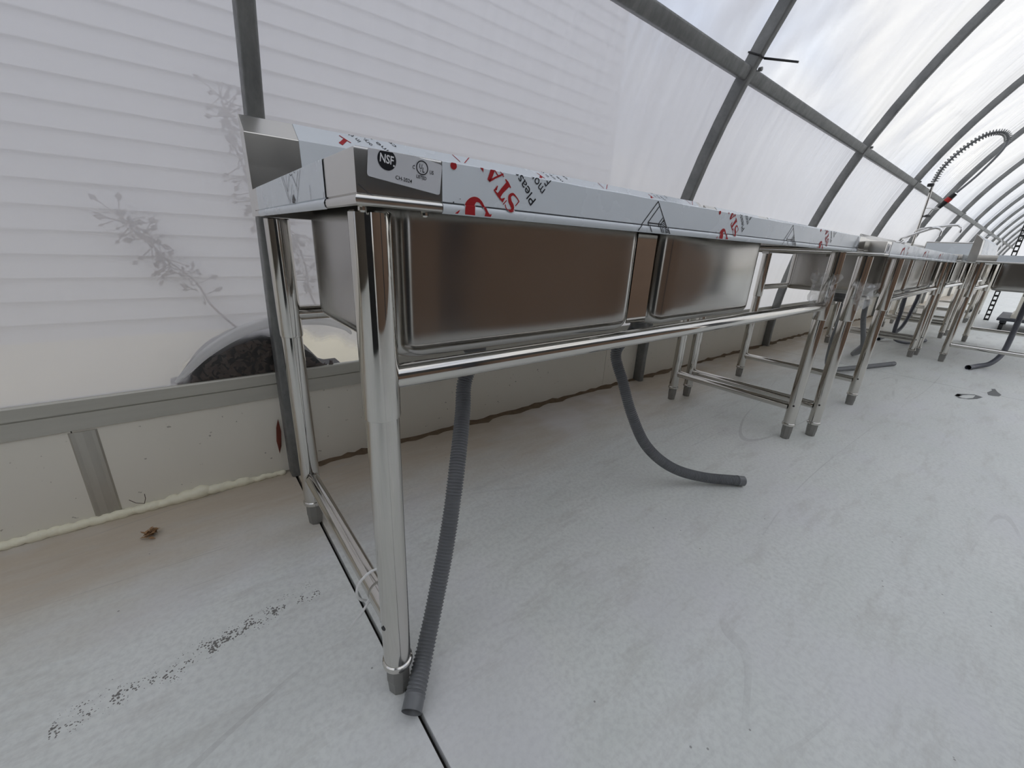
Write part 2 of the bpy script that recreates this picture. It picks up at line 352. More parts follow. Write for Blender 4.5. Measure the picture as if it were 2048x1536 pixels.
# hoop ribs and purlin pieces
def section(s, r, t=None):
    o = []; t_ = s if t is None else t
    for cx, cy, aa in ((s - r, t_ - r, 0), (-s + r, t_ - r, 90), (-s + r, -t_ + r, 180), (s - r, -t_ + r, 270)):
        for k in range(4):
            t = math.radians(aa + 30 * k); o.append((cx + r * math.cos(t), cy + r * math.sin(t)))
    return o
sec = section(0.0195, 0.007, 0.031)
ab = math.asin((0.0 - CZ) / RAD)
rib = MB(); NS = 72; rings = []
for k in range(NS + 1):
    a = ab + (math.pi - 2 * ab) * k / NS
    rings.append([(sx_, CY + (RAD + sr) * math.cos(a), CZ + (RAD + sr) * math.sin(a)) for sx_, sr in sec])
st0 = rib.quad_strip(rings); rib.cap(0, len(sec)); rib.cap(NS * len(sec), len(sec), True)
rib_me = None
ribx = []
for i in range(-2, 14):
    x = RX0 + RDX * i; ribx.append(x)
    if rib_me is None:
        o = rib.build('hoop_rib', 'galvanised', None, True); rib_me = o.data
    else:
        o = bpy.data.objects.new('hoop_rib', rib_me); COL.objects.link(o)
    o.location = (x, 0, 0)
    if i == 0: lb = 'galvanised steel hoop rib rising behind the near end of the first sink'
    elif i == 1: lb = 'galvanised steel hoop rib with a black cable tie around it'
    elif i < 0: lb = 'galvanised steel hoop rib standing behind the camera, %s behind' % ('just' if i == -1 else 'second')
    else: lb = 'galvanised steel hoop rib, %s to the right of the cable-tied rib' % ORD[i - 2]
    tag(o, lb, 'rib', 'hoop ribs of the tunnel')
ap = math.asin((1.635 - CZ) / RAD); py_, pz_ = arc_pt(ap, RAD + 0.004)
psec = section(0.029, 0.009)
ca, sa = math.cos(ap), math.sin(ap)
for i in range(len(ribx)):
    xa = ribx[i] + 0.020; xb = (ribx[i + 1] - 0.020) if i + 1 < len(ribx) else XB
    p_ = MB(); p_.quad_strip([[(xv, py_ + u_ * ca - v_ * sa, pz_ + u_ * sa + v_ * ca) for u_, v_ in psec] for xv in (xa, xb)]); n_ = len(psec); p_.cap(0, n_); p_.cap(n_, n_, True)
    o = p_.build('purlin', 'galvanised', None, True)
    kb_ = i - 2
    lbp = ('straight grey purlin tube behind the camera, %s one' % ('farther', 'nearer')[i]) if kb_ < 0 else 'straight grey purlin tube meeting the cable-tied rib from the left' if kb_ == 0 else 'straight grey purlin tube meeting the cable-tied rib from the right' if kb_ == 1 else 'straight grey purlin tube, %s bay right of the cable-tied rib' % ORD[kb_ - 1]
    tag(o, lbp, 'purlin', 'purlins along the tunnel wall')
    bt = MB(); bt.cyl((xa + 0.02, py_ - 0.03 * ca - 0.03 * sa, pz_ - 0.03 * sa + 0.03 * ca), (xa + 0.02, py_ - 0.045 * ca - 0.036 * sa, pz_ - 0.045 * sa + 0.036 * ca), 0.009, n=6)
    bt.build('bolt', 'galvanised', o)

# black cable tie around the second rib
xr = ribx[3]
zt = MB(); aa_ = math.asin((1.70 - CZ) / RAD); loop = []
for u_, v_ in section(0.0225, 0.008, 0.034):
    loop.append((xr + u_, *arc_pt(aa_, RAD + v_)))
zt.tube(loop + [loop[0]], 0.004, 6)
pe = on(1597, 124, 0, xr + 0.03); ps = Vector((xr + 0.022, *arc_pt(aa_, RAD - 0.034)))
tie = zt.build('cable_tie', 'black_plastic'); tag(tie, 'black cable tie cinched around a hoop rib, tail sticking out', 'cable tie')
dd = (pe - ps); dd = dd.normalized() * min(dd.length, 0.2)
MB().tube([ps, ps + dd], [0.0052, 0.0045], 6).build('tail', 'black_plastic', tie)

# building outside with clapboards
BY = 1.55
bld = empty('clapboard_building', (-0.5, BY, 0)); tag(bld, 'white clapboard building seen hazily through the plastic skin', 'building')
def P(o, parent):  # keep world coordinates for children of an empty
    o.parent = parent; o.matrix_parent_inverse = parent.matrix_basis.inverted() if parent.matrix_basis else Matrix(); return o
def par(o, parent):
    o.parent = parent; o.matrix_parent_inverse = Matrix.Translation(parent.location).inverted() if parent.rotation_euler.z == 0 else (Matrix.Translation(parent.location) @ Matrix.Rotation(parent.rotation_euler.z, 4, 'Z')).inverted(); return o
par(MB().box(-5.5, 3.1, BY + 0.02, BY + 2.5, 0.16, 5.0).build('wall', 'clapboard_white'), bld)
par(MB().box(-5.5, 3.1, BY - 0.02, BY + 0.02, 0.1, 0.275).build('foundation', 'foundation'), bld)
cb = MB(); cb.quad_strip([[(x, y, z) for y, z in ((BY + 0.019, 0.0), (BY - 0.008, 0.0), (BY + 0.012, 0.1015), (BY + 0.019, 0.1015))] for x in (-5.5, 3.1)]); cb.cap(0, 4); cb.cap(4, 4, True)
cbo = None
for k in range(47):
    if cbo is None: cbo = cb.build('clapboard', 'clapboard_white'); o = cbo
    else: o = bpy.data.objects.new('clapboard', cbo.data); COL.objects.link(o)
    o.location = (0, 0, 0.28 + 0.1003 * k); par(o, bld)

# spray foam bead
pts = [on(u, w, 2, 0.012) for u, w in ((-260, 1152), (-120, 1118), (0, 1083), (60, 1073), (130, 1058), (200, 1043), (235, 1030), (262, 1022), (300, 1013), (345, 1000), (390, 989), (425, 977), (470, 966), (520, 953), (566, 940))]
pts = [Vector((p.x, 0.325, 0.012)) for p in pts]
sp = spline(pts, 18); bmf = bmesh.new(); acc = 0.0; rr_ = random.Random(5); nxt = 0.0
for i in range(1, len(sp)):
    acc += (sp[i] - sp[i - 1]).length
    if acc < nxt: continue
    p = sp[i]; fat = 1.0 + 0.45 * math.exp(-((p.x + 0.24) / 0.09) ** 2) - (0.25 if p.x > -0.09 else 0)
    r_ = rr_.uniform(0.0105, 0.0150) * fat; nxt = acc + r_ * rr_.uniform(0.55, 1.05)
    mt_ = Matrix.Translation((p.x, 0.326 + rr_.uniform(-0.003, 0.003), r_ * 0.62)) @ Matrix.Rotation(rr_.uniform(-0.5, 0.5), 4, 'Y') @ Matrix.Diagonal((1.35, 0.95, rr_.uniform(0.85, 1.1), 1))
    bmesh.ops.create_icosphere(bmf, subdivisions=2, radius=r_, matrix=mt_)
mef = bpy.data.meshes.new('foam_bead'); bmf.to_mesh(mef); bmf.free(); fb = link('foam_bead', mef, 'spray_foam', None, True)
md = fb.modifiers.new('fuse', 'REMESH'); md.mode = 'VOXEL'; md.voxel_size = 0.0022; md.use_smooth_shade = True
md = fb.modifiers.new('soft', 'SMOOTH'); md.factor = 0.5; md.iterations = 3
tag(fb, 'lumpy cream spray foam bead sealing the base board to the floor', 'foam')
# dirt line under the boards further along
dm = MB(); rings = []
for k in range(160):
    x = 0.12 + 8.5 * (k / 159.0) ** 1.3; w_ = 0.008 + 0.030 * random.random() ** 2; h_ = 0.002 + 0.012 * random.random() ** 2
    rings.append([(x, 0.336, 0.0005), (x, 0.335, h_ + 0.003), (x, 0.325 - w_ * 0.3, h_ * 0.7), (x, 0.325 - w_, 0.0005)])
dm.quad_strip(rings, False); o = dm.build('dirt_line', 'soil'); tag(o, 'strip of brown dirt gathered along the foot of the base boards', 'dirt'); stuff(o)

# ------------------------------------------------------------------ printing on film
def text_mesh(txt, size, bold=0.0):
    cu = bpy.data.curves.new('t', 'FONT'); cu.body = txt; cu.size = size; cu.offset = bold; cu.align_x = 'CENTER'; cu.align_y = 'CENTER'; cu.resolution_u = 3
    ob = bpy.data.objects.new('t', cu); COL.objects.link(ob); dg = bpy.context.evaluated_depsgraph_get(); dg.update()
    me = bpy.data.meshes.new_from_object(ob.evaluated_get(dg)); vs_ = [v.co.copy() for v in me.vertices]; fs = [tuple(p.vertices) for p in me.polygons]
    bpy.data.objects.remove(ob); bpy.data.curves.remove(cu); bpy.data.meshes.remove(me); return vs_, fs
class Print:   # polygons in a plane; local 2D (a along x, b up)
    def __init__(s): s.v = []; s.f = []; s.k = {}
    def poly(s, pts):
        b_ = len(s.v); s.v += [tuple(p) for p in pts]; s.f.append(tuple(range(b_, b_ + len(pts))))
        for i in range(b_, len(s.v)): s.k[i] = len(s.f) % 40
    def line(s, p, q, w):
        p = Vector(p); q = Vector(q); d = (q - p).normalized(); n = Vector((-d.y, d.x)) * w / 2; s.poly([p - n, q - n, q + n, p + n])
    def ribbon(s, pts, ws):
        pts = [Vector(p) for p in pts]; L_, R_ = [], []
        for i, p in enumerate(pts):
            d = (pts[min(i + 1, len(pts) - 1)] - pts[max(i - 1, 0)]).normalized(); n = Vector((-d.y, d.x)) * ws[i] / 2; L_.append(p + n); R_.append(p - n)
        kk = len(s.f) % 40
        for i in range(len(pts) - 1):
            s.poly([R_[i], R_[i + 1], L_[i + 1], L_[i]])
            for q_ in s.f[-1]: s.k[q_] = kk
    def text(s, txt, c, size, ang=0.0, bold=0.0, sx=1.0):
        vs_, fs = text_mesh(txt, size, bold); b_ = len(s.v); ca, sa = math.cos(ang), math.sin(ang)
        for v in vs_: x = v.x * sx; s.v.append((c[0] + x * ca - v.y * sa, c[1] + x * sa + v.y * ca))
        s.f += [tuple(b_ + i for i in f) for f in fs]
    def disc(s, c, r, n=20, ry=None, ang=0.0):
        ry = ry or r; s.poly([(c[0] + r * math.cos(t) * math.cos(ang) - ry * math.sin(t) * math.sin(ang), c[1] + r * math.cos(t) * math.sin(ang) + ry * math.sin(t) * math.cos(ang)) for t in [2 * math.pi * k / n for k in range(n)]])
    def build(s, name, mat, parent, place, lo=None, hi=None, a0=None, a1=None, cuts=()):
        bm = bmesh.new(); vv = [bm.verts.new((v[0], v[1], s.k.get(i, 0))) for i, v in enumerate(s.v)]
        for f in s.f:
            try: bm.faces.new([vv[i] for i in f])
            except ValueError: pass
        for co, no in ((lo, (0, -1, 0)), (hi, (0, 1, 0))):
            if co is not None: bmesh.ops.bisect_plane(bm, geom=bm.verts[:] + bm.edges[:] + bm.faces[:], plane_co=(0, co, 0), plane_no=no, clear_outer=True)
        for co in cuts: bmesh.ops.bisect_plane(bm, geom=bm.verts[:] + bm.edges[:] + bm.faces[:], plane_co=(0, co, 0), plane_no=(0, 1, 0))
        for co, no in ((a0, (-1, 0, 0)), (a1, (1, 0, 0))):
            if co is not None: bmesh.ops.bisect_plane(bm, geom=bm.verts[:] + bm.edges[:] + bm.faces[:], plane_co=(co, 0, 0), plane_no=no, clear_outer=True)
        if s.v:
            q0 = Vector(place(*s.v[0][:2])); nn = (Vector(place(s.v[0][0] + 0.0001, s.v[0][1])) - q0).cross(Vector(place(s.v[0][0], s.v[0][1] - 0.0001)) - q0).normalized()
            if nn.dot(CAM - q0) < 0: nn = -nn
        for v in bm.verts: v.co = Vector(place(v.co.x, v.co.y)) + nn * (v.co.z * 6e-6)
        me = bpy.data.meshes.new(name); bm.to_mesh(me); bm.free()
        return link(name, me, mat, parent)

# ------------------------------------------------------------------ sinks
SLEEVE_Z = 0.569
def make_leg(parent, x, y, H, zinc=False, name='leg'):
    lg = MB().cyl((x, y, 0.078), (x, y, SLEEVE_Z + 0.02), 0.0243, n=32).build(name, 'polished_steel', parent, True)
    MB().lathe((x, y, 0), [(0.0245, H - 0.060), (0.0268, H - 0.062), (0.0268, SLEEVE_Z + 0.004), (0.0262, SLEEVE_Z + 0.001), (0.0246, SLEEVE_Z)][::-1], 32).build('sleeve', 'polished_steel', lg, True)
    MB().lathe((x, y, 0), [(0.0245, 0.066), (0.0272, 0.068), (0.0278, 0.073), (0.0268, 0.078), (0.0244, 0.080)], 28).build('collar', 'polished_steel', lg, True)
    MB().lathe((x, y, 0), [(0.0185, 0.0), (0.0195, 0.003), (0.0212, 0.028), (0.0222, 0.032), (0.0222, 0.060), (0.0232, 0.067)], 8).build('foot', 'foot_grey', lg, False, 0.001)
    return lg
def rounded_rect(x0, x1, y0, y1, r, ns=14, nc=6):
    o = []
    for cx, cy, a, e0, e1 in ((x1 - r, y1 - r, 0, None, None), (x0 + r, y1 - r, 90, None, None), (x0 + r, y0 + r, 180, None, None), (x1 - r, y0 + r, 270, None, None)):
        for k in range(nc + 1):
            t = math.radians(a + 90 * k / nc); o.append((cx + r * math.cos(t), cy + r * math.sin(t)))
    full = []
    for i in range(len(o)):
        p, q = o[i], o[(i + 1) % len(o)]; d = math.hypot(q[0] - p[0], q[1] - p[1]); full.append(p)
        if d > 0.1:
            for k in range(1, ns): full.append((p[0] + (q[0] - p[0]) * k / ns, p[1] + (q[1] - p[1]) * k / ns))
    return full
def make_bowl(parent, x0, x1, y0, y1, zt, zb, dish):
    cx, cy = (x0 + x1) / 2, (y0 + y1) / 2; rings = []
    def ring(ins, z):
        rr = rounded_rect(x0 + ins, x1 - ins, y0 + ins, y1 - ins, max(0.04 - ins * 0.5, 0.01)); o = []
        f = max(0.0, math.sin(math.pi * min(1, max(0, (z - zb) / (zt - zb)))))
        for (px, py) in rr:
            u = (px - x0) / (x1 - x0); b_ = 0
            if py < y0 + ins + 0.002 and ins < 0.01: b_ = dish * f * math.sin(math.pi * u) ** 2
            o.append((px, py + b_, z))
        return o
    for k in range(13): rings.append(ring(0, zt - (zt - zb - 0.028) * k / 12))
    for k in range(1, 7):
        t = math.radians(90 * k / 6); rings.append(ring(0.028 * (1 - math.cos(t)), zb + 0.028 - 0.028 * math.sin(t)))
    rings.append(ring(0.15, zb - 0.003))
    m_ = MB(); st = m_.quad_strip(rings); m_.cap(st + len(rings[0]) * (len(rings) - 1), len(rings[0]))
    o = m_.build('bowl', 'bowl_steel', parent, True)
    md = o.modifiers.new('sheet', 'SOLIDIFY'); md.thickness = 0.0012; md.offset = -1
    dr = MB().lathe((cx, cy, 0), [(0.024, zb - 0.07), (0.028, zb - 0.068), (0.028, zb - 0.05), (0.045, zb - 0.04), (0.045, zb - 0.006)], 24).build('drain', 'drain_grey', o, True)
    return o
def make_sink(name, loc, rz, L, D, H, bowls, legs, bars, film=True, gap_panels=True, left_splash=False, dishes=None, ends=None):
    root = empty(name, loc, rz)
    # rim
    path = [Vector((0, 0.012)), Vector((0, -D)), Vector((L, -D)), Vector((L, 0.012))]
    prof = [(-0.040, -0.012), (-0.014, -0.012), (-0.007, -0.0015), (-0.003, 0), (-0.0006, -0.001), (0, -0.0035), (0, -0.0450), (-0.0014, -0.0462), (0.0008, -0.0475), (0.0022, -0.050), (0.0024, -0.053), (0.0012, -0.0565), (-0.0015, -0.058), (-0.006, -0.057), (-0.012, -0.05)]
    rings = []
    for i, p in enumerate(path):
        d0 = (path[i] - path[i - 1]).normalized() if i > 0 else None; d1 = (path[i + 1] - path[i]).normalized() if i < 3 else None
        n0 = Vector((d0.y, -d0.x)) if d0 else None; n1 = Vector((d1.y, -d1.x)) if d1 else None
        nn = (n0 + n1) if (n0 and n1) else (n0 or n1)
        rings.append([(p.x + nn.x * o_, p.y + nn.y * o_, H + z) for o_, z in prof])
    rm = MB(); rm.quad_strip(rings, False); rim = rm.build('rim', 'brushed_steel', root, True, recalc=False)
    # deck with bowl openings
    by0, by1 = -D + 0.095, -0.12
    dk = MB(); xs_ = sorted({0.03, L - 0.03} | {v for bw in bowls for v in bw}); ys_ = [-D + 0.035, by0, by1, 0.012]
    for i in range(len(xs_) - 1):
        for j in range(3):
            if j == 1 and any(abs(bw[0] - xs_[i]) < 1e-6 for bw in bowls): continue
            dk.box(xs_[i], xs_[i + 1], ys_[j], ys_[j + 1], H - 0.0135, H - 0.012)
    dk.build('deck', 'brushed_steel', root)
    # splash
    sp_ = [(0.010, H - 0.058), (0.011, H + 0.004), (0.014, H + 0.05), (0.0175, H + 0.116), (0.0625, H + 0.157), (0.067, H + 0.157), (0.067, H - 0.058)]
    sb = MB(); sb.quad_strip([[(x, y, z) for y, z in sp_] for x in (0, L)]); sb.cap(0, 7); sb.cap(7, 7, True)
    sb.build('backsplash', 'brushed_steel', root, False, 0.0012)
    if left_splash:
        MB().box(0.0, 0.045, -D + 0.03, -0.16, H - 0.01, H + 0.165).build('side_splash', 'brushed_steel', root, False, 0.006)
        MB().box(-0.001, 0.0, -D + 0.034, -0.17, H + 0.0, H + 0.15).build('side_splash_film', 'protective_film', root)
    for k, (x0, x1) in enumerate(bowls):
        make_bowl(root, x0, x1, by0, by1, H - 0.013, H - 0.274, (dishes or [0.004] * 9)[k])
    if gap_panels:
        for k in range(len(bowls) - 1):
            MB().box(bowls[k][1] + 0.008, bowls[k + 1][0] - 0.012, by0 + 0.022, by0 + 0.025, H - 0.262, H - 0.013).build('divider_panel', 'polished_steel', root)
    yf, yr = -D + 0.065, -0.013
    for k, x in enumerate(legs):
        make_leg(root, x, yf, H, name='leg'); make_leg(root, x, yr, H, name='leg')
        zz = 0.158
        MB().cyl((x, yr - 0.02, zz), (x, yf + 0.02, zz), 0.0180, n=20).build('end_stretcher', 'polished_steel', root, True)
        for yy, s_ in ((yr - 0.024, 1), (yf + 0.024, -1)):
            MB().cyl((x, yy + 0.004 * s_, zz), (x, yy - 0.003 * s_, zz), 0.0195, n=20).build('weld_ring', 'polished_steel', root, True)
        MB().cyl((x - 0.0246, yf - 0.006, 0.17), (x - 0.0235, yf - 0.0055, 0.17), 0.0045, n=10).build('pin_hole', 'black_plastic', root)
    for xa, xb in bars:
        for yy, nm in ((yf, 'front_stretcher'), (yr, 'rear_stretcher')):
            MB().cyl((xa + 0.02, yy, 0.628), (xb - 0.02, yy, 0.628), 0.0185, n=24).build(nm, 'polished_steel', root, True)
    return root

def film_front(root, L, D, H, xa, xb):
    prof = [(0.0004, -0.0012), (0.0006, -0.0035), (0.0006, -0.0450), (-0.0008, -0.0462), (0.0014, -0.0475), (0.0028, -0.050), (0.0030, -0.053), (0.0018, -0.0565), (-0.001, -0.0588)]
    prof = [(-0.003, 0.0006)] + prof
    n = max(2, int((xb - xa) / 0.05)); rings = []
    for k in range(n + 1):
        x = xa + (xb - xa) * k / n; rings.append([(x, -D - o_ - 0.0002, H + z + (0.0004 * math.sin(k * 2.1) if j < 2 else 0)) for j, (o_, z) in enumerate(prof)])
    m_ = MB(); m_.quad_strip(rings, False); return m_.build('front_film', 'protective_film', root, True)
def film_splash(root, H, xa, xb):
    prof = [(0.0104, H + 0.004), (0.0134, H + 0.05), (0.0168, H + 0.1165), (0.0620, H + 0.1577), (0.0672, H + 0.1577)]
    n = max(2, int((xb - xa) / 0.08)); m_ = MB(); m_.quad_strip([[(xa + (xb - xa) * k / n, y, z) for y, z in prof] for k in range(n + 1)], False)
    return m_.build('splash_film', 'protective_film', root)

# --- first sink
H1, L1, D1 = 0.91, 2.036, 0.68
s1 = make_sink('utility_sink', (0, 0, 0), 0, L1, D1, H1, [(0.078, 0.668), (0.765, 1.32)], [0.037, 1.987], [(0.037, 1.987)], dishes=[0.0015, -0.007])
tag(s1, 'nearest stainless steel two bowl sink, film covered, with white certification label', 'sink', 'stainless steel sinks in the tunnel')
yF = -D1 - 0.0016
xfilm0 = on(884, 380, 1, -D1).x; xfilm1 = on(1717, 487, 1, -D1).x
ff = film_front(s1, L1, D1, H1, xfilm0, xfilm1)
sf = film_splash(s1, H1, on(590, 258, 1, 0.04).x, 2.0)
ye0 = on(517, 405, 0, 0).y; ye1 = on(649, 360, 0, 0).y
ef = MB(); ef.quad_strip([[(-0.0005 - o_, y, H1 + z) for o_, z in ((-0.003, 0.0006), (0.0004, -0.0012), (0.0006, -0.0035), (0.0006, -0.045), (-0.0008, -0.0462), (0.0014, -0.0475), (0.003, -0.0515), (0.0018, -0.0565), (-0.001, -0.0588))] for y in (ye0, (ye0 + ye1) / 2, ye1)], False)
ef = ef.build('end_film', 'protective_film', s1, True)

# prints traced on the front lip of the first sink (2D: x, z)
def zf(ox, oy, s, plane=1, val=None):
    val = -D1 - 0.0016 if val is None else val
    def g(u, w):
        p = on(ox + u * s, oy + w * s, plane, val); return (p.x, p.z)
    return g
g4 = zf(880, 290, 240 / 2048)     # crop with the red letters
g8 = zf(1240, 380, 180 / 2048)    # crop with the triangle
PER = 0.677
def red_group(white):
    out = []; sc_ = (Vector(g4(1100, 800)) - Vector(g4(1000, 800))).length / 100
    cur = [None]
    def new(n): cur[0] = Print(); out.append((n, cur[0]))
    def rib_(pts, ws): cur[0].ribbon([Vector(g4(*p)) for p in pts], [(w + white) * sc_ for w in ws])
    def pol(pts):
        P_ = [Vector(g4(*p)) for p in pts]
        if white:
            c = sum(P_, Vector((0, 0))) / len(P_); P_ = [c + (p - c) * 1.05 + (p - c).normalized() * 0.0007 for p in P_]
        cur[0].poly(P_)
    new('red_dot'); c = g4(235, 325); k = 0.0007 if white else 0
    cur[0].disc(c, (Vector(g4(290, 325)) - Vector(c)).length + k, ry=abs(g4(235, 392)[1] - c[1]) + k)
    new('red_serif'); pol([(680, 345), (742, 352), (745, 440)])
    new('red_letter_a'); pol([(870, 385), (945, 390), (905, 505), (850, 598), (812, 560)]); rib_([(845, 590), (950, 530), (1085, 470)], [26, 24, 22]); rib_([(930, 395), (1000, 505)], [14, 14]); pol([(1030, 420), (1060, 455), (1100, 515), (1085, 520), (1035, 440)])
    new('red_letter_t'); pol([(1135, 610), (1195, 680), (1075, 800), (1035, 865), (985, 800), (1040, 725)]); rib_([(925, 735), (1000, 850), (1080, 945)], [22, 26, 22])
    pol([(925, 740), (980, 665), (992, 672), (972, 750)]); pol([(1115, 875), (1075, 955), (1020, 900)]); rib_([(1120, 560), (1160, 620), (1210, 705)], [16, 34, 16])
    new('red_letter_s'); sp_ = spline([Vector(p).to_3d() for p in [(1350, 935), (1310, 870), (1250, 815), (1195, 850), (1200, 940), (1235, 1010), (1240, 1070), (1190, 1105), (1135, 1060), (1115, 990)]], 5)
    ws = [14 + 44 * max(0, math.sin(math.pi * (i / (len(sp_) - 1) - 0.12) / 0.76)) for i in range(len(sp_))]; rib_([(p.x, p.y) for p in sp_], ws)
    rib_([(1355, 935), (1290, 1015)], [16, 14]); rib_([(1080, 990), (1140, 920)], [12, 14])
    new('red_capital'); sp_ = spline([Vector(p).to_3d() for p in [(508, 1290), (500, 1190), (500, 1080), (515, 1000), (560, 935), (620, 905), (690, 940), (740, 1020), (775, 1100), (805, 1180)]], 5)
    key = [160, 158, 152, 140, 105, 62, 42, 36, 36, 40]; ws = []
    for i in range(len(sp_)):
        t = i / 5; k = min(int(t), 8); ws.append(key[k] + (key[k + 1] - key[k]) * (t - k))
    rib_([(p.x, p.y) for p in sp_], ws); pol([(735, 1215), (765, 1120), (800, 1110), (830, 1160), (868, 1160), (840, 1230)])
    new('red_tail'); pol([(150, 1190), (240, 1140), (330, 1075), (310, 1120), (250, 1200)])
    return out
def black_group():
    out = []; pr = Print(); out.append(('house_emblem', pr)); w = 0.0019
    def ln(p, q, w): pr.line(g8(*p), g8(*q), w)
    for p, q in (((880, 235), (375, 925)), ((880, 235), (1120, 985)), ((905, 350), (640, 720)), ((640, 720), (880, 750)), ((985, 605), (880, 750)), ((640, 720), (712, 960)), ((880, 750), (945, 965)), ((880, 750), (960, 760)), ((930, 760), (985, 985)), ((1005, 660), (930, 760))): ln(p, q, w)
    for k in range(8):
        t = k / 7.0; ln((960 + 60 * t, 770 + 215 * t), (1020 + 92 * t, 720 + 250 * t), w * 0.8)
    pr.poly([g8(*p) for p in ((930, 760), (1005, 640), (1030, 690), (985, 710))])
    def word(txt, u0, v0, u1, v1):
        a = Vector(g4(u0, v0)); c = Vector(g4(u1, v1)); d = c - a; pw = Print(); size = (Vector(g4(1560, 995)) - Vector(g4(1660, 885))).length / 0.72
        vs_, fs = text_mesh(txt, size); ln_ = max(v.x for v in vs_) - min(v.x for v in vs_)
        pw.text(txt, (a + c) / 2, size, math.atan2(d.y, d.x), 0.0, d.length / ln_); out.append(('printed_word', pw))
    word('Please', 1605, 960, 1290, 400); word('more', 1765, 790, 1520, 385); word('For', 1865, 640, 1760, 420)
    for q in (((222, 940), (240, 938), (245, 950), (228, 972)), ((332, 885), (350, 888), (358, 902), (345, 900))):
        pr2 = Print(); pr2.poly([g4(*p) for p in q]); out.append(('ink_speck', pr2))
    return out
LO, HI = H1 - 0.0575, H1 - 0.0006
for k in (-1, 0, 1, 2):
    for grp, mat, off in ((red_group(14), 'white_ink', 0.0), (red_group(0), 'red_ink', 0.0005), (black_group(), 'black_ink', 0.0005)):
        for nm, pr in grp:
            pr.v = [(v[0] + PER * k, v[1] - 0.0018) for v in pr.v]; xs_ = [v[0] for v in pr.v]
            if max(xs_) < xfilm0 + 0.003 or min(xs_) > xfilm1 - 0.003: continue
            if max(v[1] for v in pr.v) < LO or min(v[1] for v in pr.v) > HI: continue
            pr.build(nm if mat != 'white_ink' else nm + '_outline', mat, ff, lambda a, b_: (a, -D1 - 0.0009 - off if b_ > H1 - 0.0461 else -D1 - 0.0034 - off, b_), LO, HI, xfilm0, xfilm1, (H1 - 0.046, H1 - 0.0472))
# hem line of the film
MB().box(xfilm0, xfilm1, -D1 - 0.0011, -D1 - 0.0004, H1 - 0.0468, H1 - 0.0458).build('hem_line', 'dark_deck', ff)

# splash prints: slope plane from (0.0225,H+.1165) to (.062,H+.1577)
def slope(a, b_): return (a, 0.0163 + 0.0452 * b_, H1 + 0.1172 + 0.0412 * b_)
SL = math.hypot(0.0452, 0.0412)
def gs(u, w):   # pixel -> (x, slope fraction*SL)
    n = Vector((0, -0.0412, 0.0452)).normalized(); p0 = Vector(slope(0, 0)); d = ray(u, w); t = (p0 - CAM).dot(n) / d.dot(n); p = CAM + d * t
    return (p.x, (p.z - H1 - 0.1172) / 0.0412 * SL)
def slp(a, b_): return slope(a, b_ / SL)
def gz(u, w): return gs(880 + u * 240 / 2048, 290 + w * 240 / 2048)
def gt(u, w): return gs(480 + u * 260 / 1736, 210 + w * 260 / 1736)
for k in (0, 1, 2):
    pr = Print()
    for p, q in (((155, 110), (345, 285)), ((525, 180), (420, 305)), ((325, 150), (355, 175)), ((355, 175), (380, 155))):
        a, c = gz(*p), gz(*q); pr.line((a[0] + PER * k, a[1]), (c[0] + PER * k, c[1]), 0.0026)
    pr.build('red_emblem', 'red_ink', sf, slp, 0, SL); pr = Print()
    sh = PER * k
    for p, q, w in (((1325, 405), (1480, 505), 0.003), ((1345, 520), (1410, 460), 0.010), ((1325, 495), (1375, 535), 0.0025)):
        a, c = gt(*p), gt(*q); pr.line((a[0] + sh, a[1]), (c[0] + sh, c[1]), w)
    pr.build('red_letter_t', 'red_ink', sf, slp, 0, SL)
    for txt, p0, p1, hgt in (('in the', (1600, 490), (1400, 330), 45), ('ory, a', (1760, 540), (1590, 400), 45), ('line a', (2005, 640), (1720, 420), 45), ('ces,', (2080, 560), (1900, 420), 45)):
        a, c = Vector(gt(*p0)), Vector(gt(*p1)); d = c - a; pr = Print(); size = 0.019
        vs_, fs = text_mesh(txt, size); ln_ = max(v.x for v in vs_) - min(v.x for v in vs_)
        pr.text(txt, ((a + c) / 2).x and Vector((((a + c) / 2).x + sh, ((a + c) / 2).y)), size, math.atan2(d.y, d.x), 0.0, d.length / ln_)
        pr.build('printed_word', 'black_ink', sf, slp, 0, SL)

# end film print (narrow triangle)
def ge(u, w):
    p = on(480 + u * 260 / 1736, 210 + w * 260 / 1736, 0, -0.0012); return (p.y, p.z)
pr = Print()
for p, q in (((555, 960), (700, 1405)), ((575, 955), (690, 1330)), ((805, 850), (755, 1405)), ((775, 880), (755, 1080)), ((615, 920), (640, 1160)), ((640, 1160), (662, 940)), ((700, 950), (760, 1095)), ((760, 1095), (770, 1150)), ((680, 1290), (700, 1060)), ((660, 920), (680, 945)), ((680, 945), (700, 925)), ((720, 890), (735, 910)), ((720, 1140), (722, 1250)), ((700, 1290), (748, 1270)), ((722, 1290), (730, 1400)), ((930, 1070), (960, 1330)), ((1120, 1160), (1135, 1330))):
    pr.line(ge(*p), ge(*q), 0.0011)
pr.poly([ge(*p) for p in ((712, 1190), (745, 1270), (700, 1280))]); pr.poly([ge(*p) for p in ((700, 1290), (740, 1290), (722, 1340))])
pr.build('black_print', 'black_ink', ef, lambda a, b_: (-0.0017, a, b_), H1 - 0.0455, H1 - 0.002)

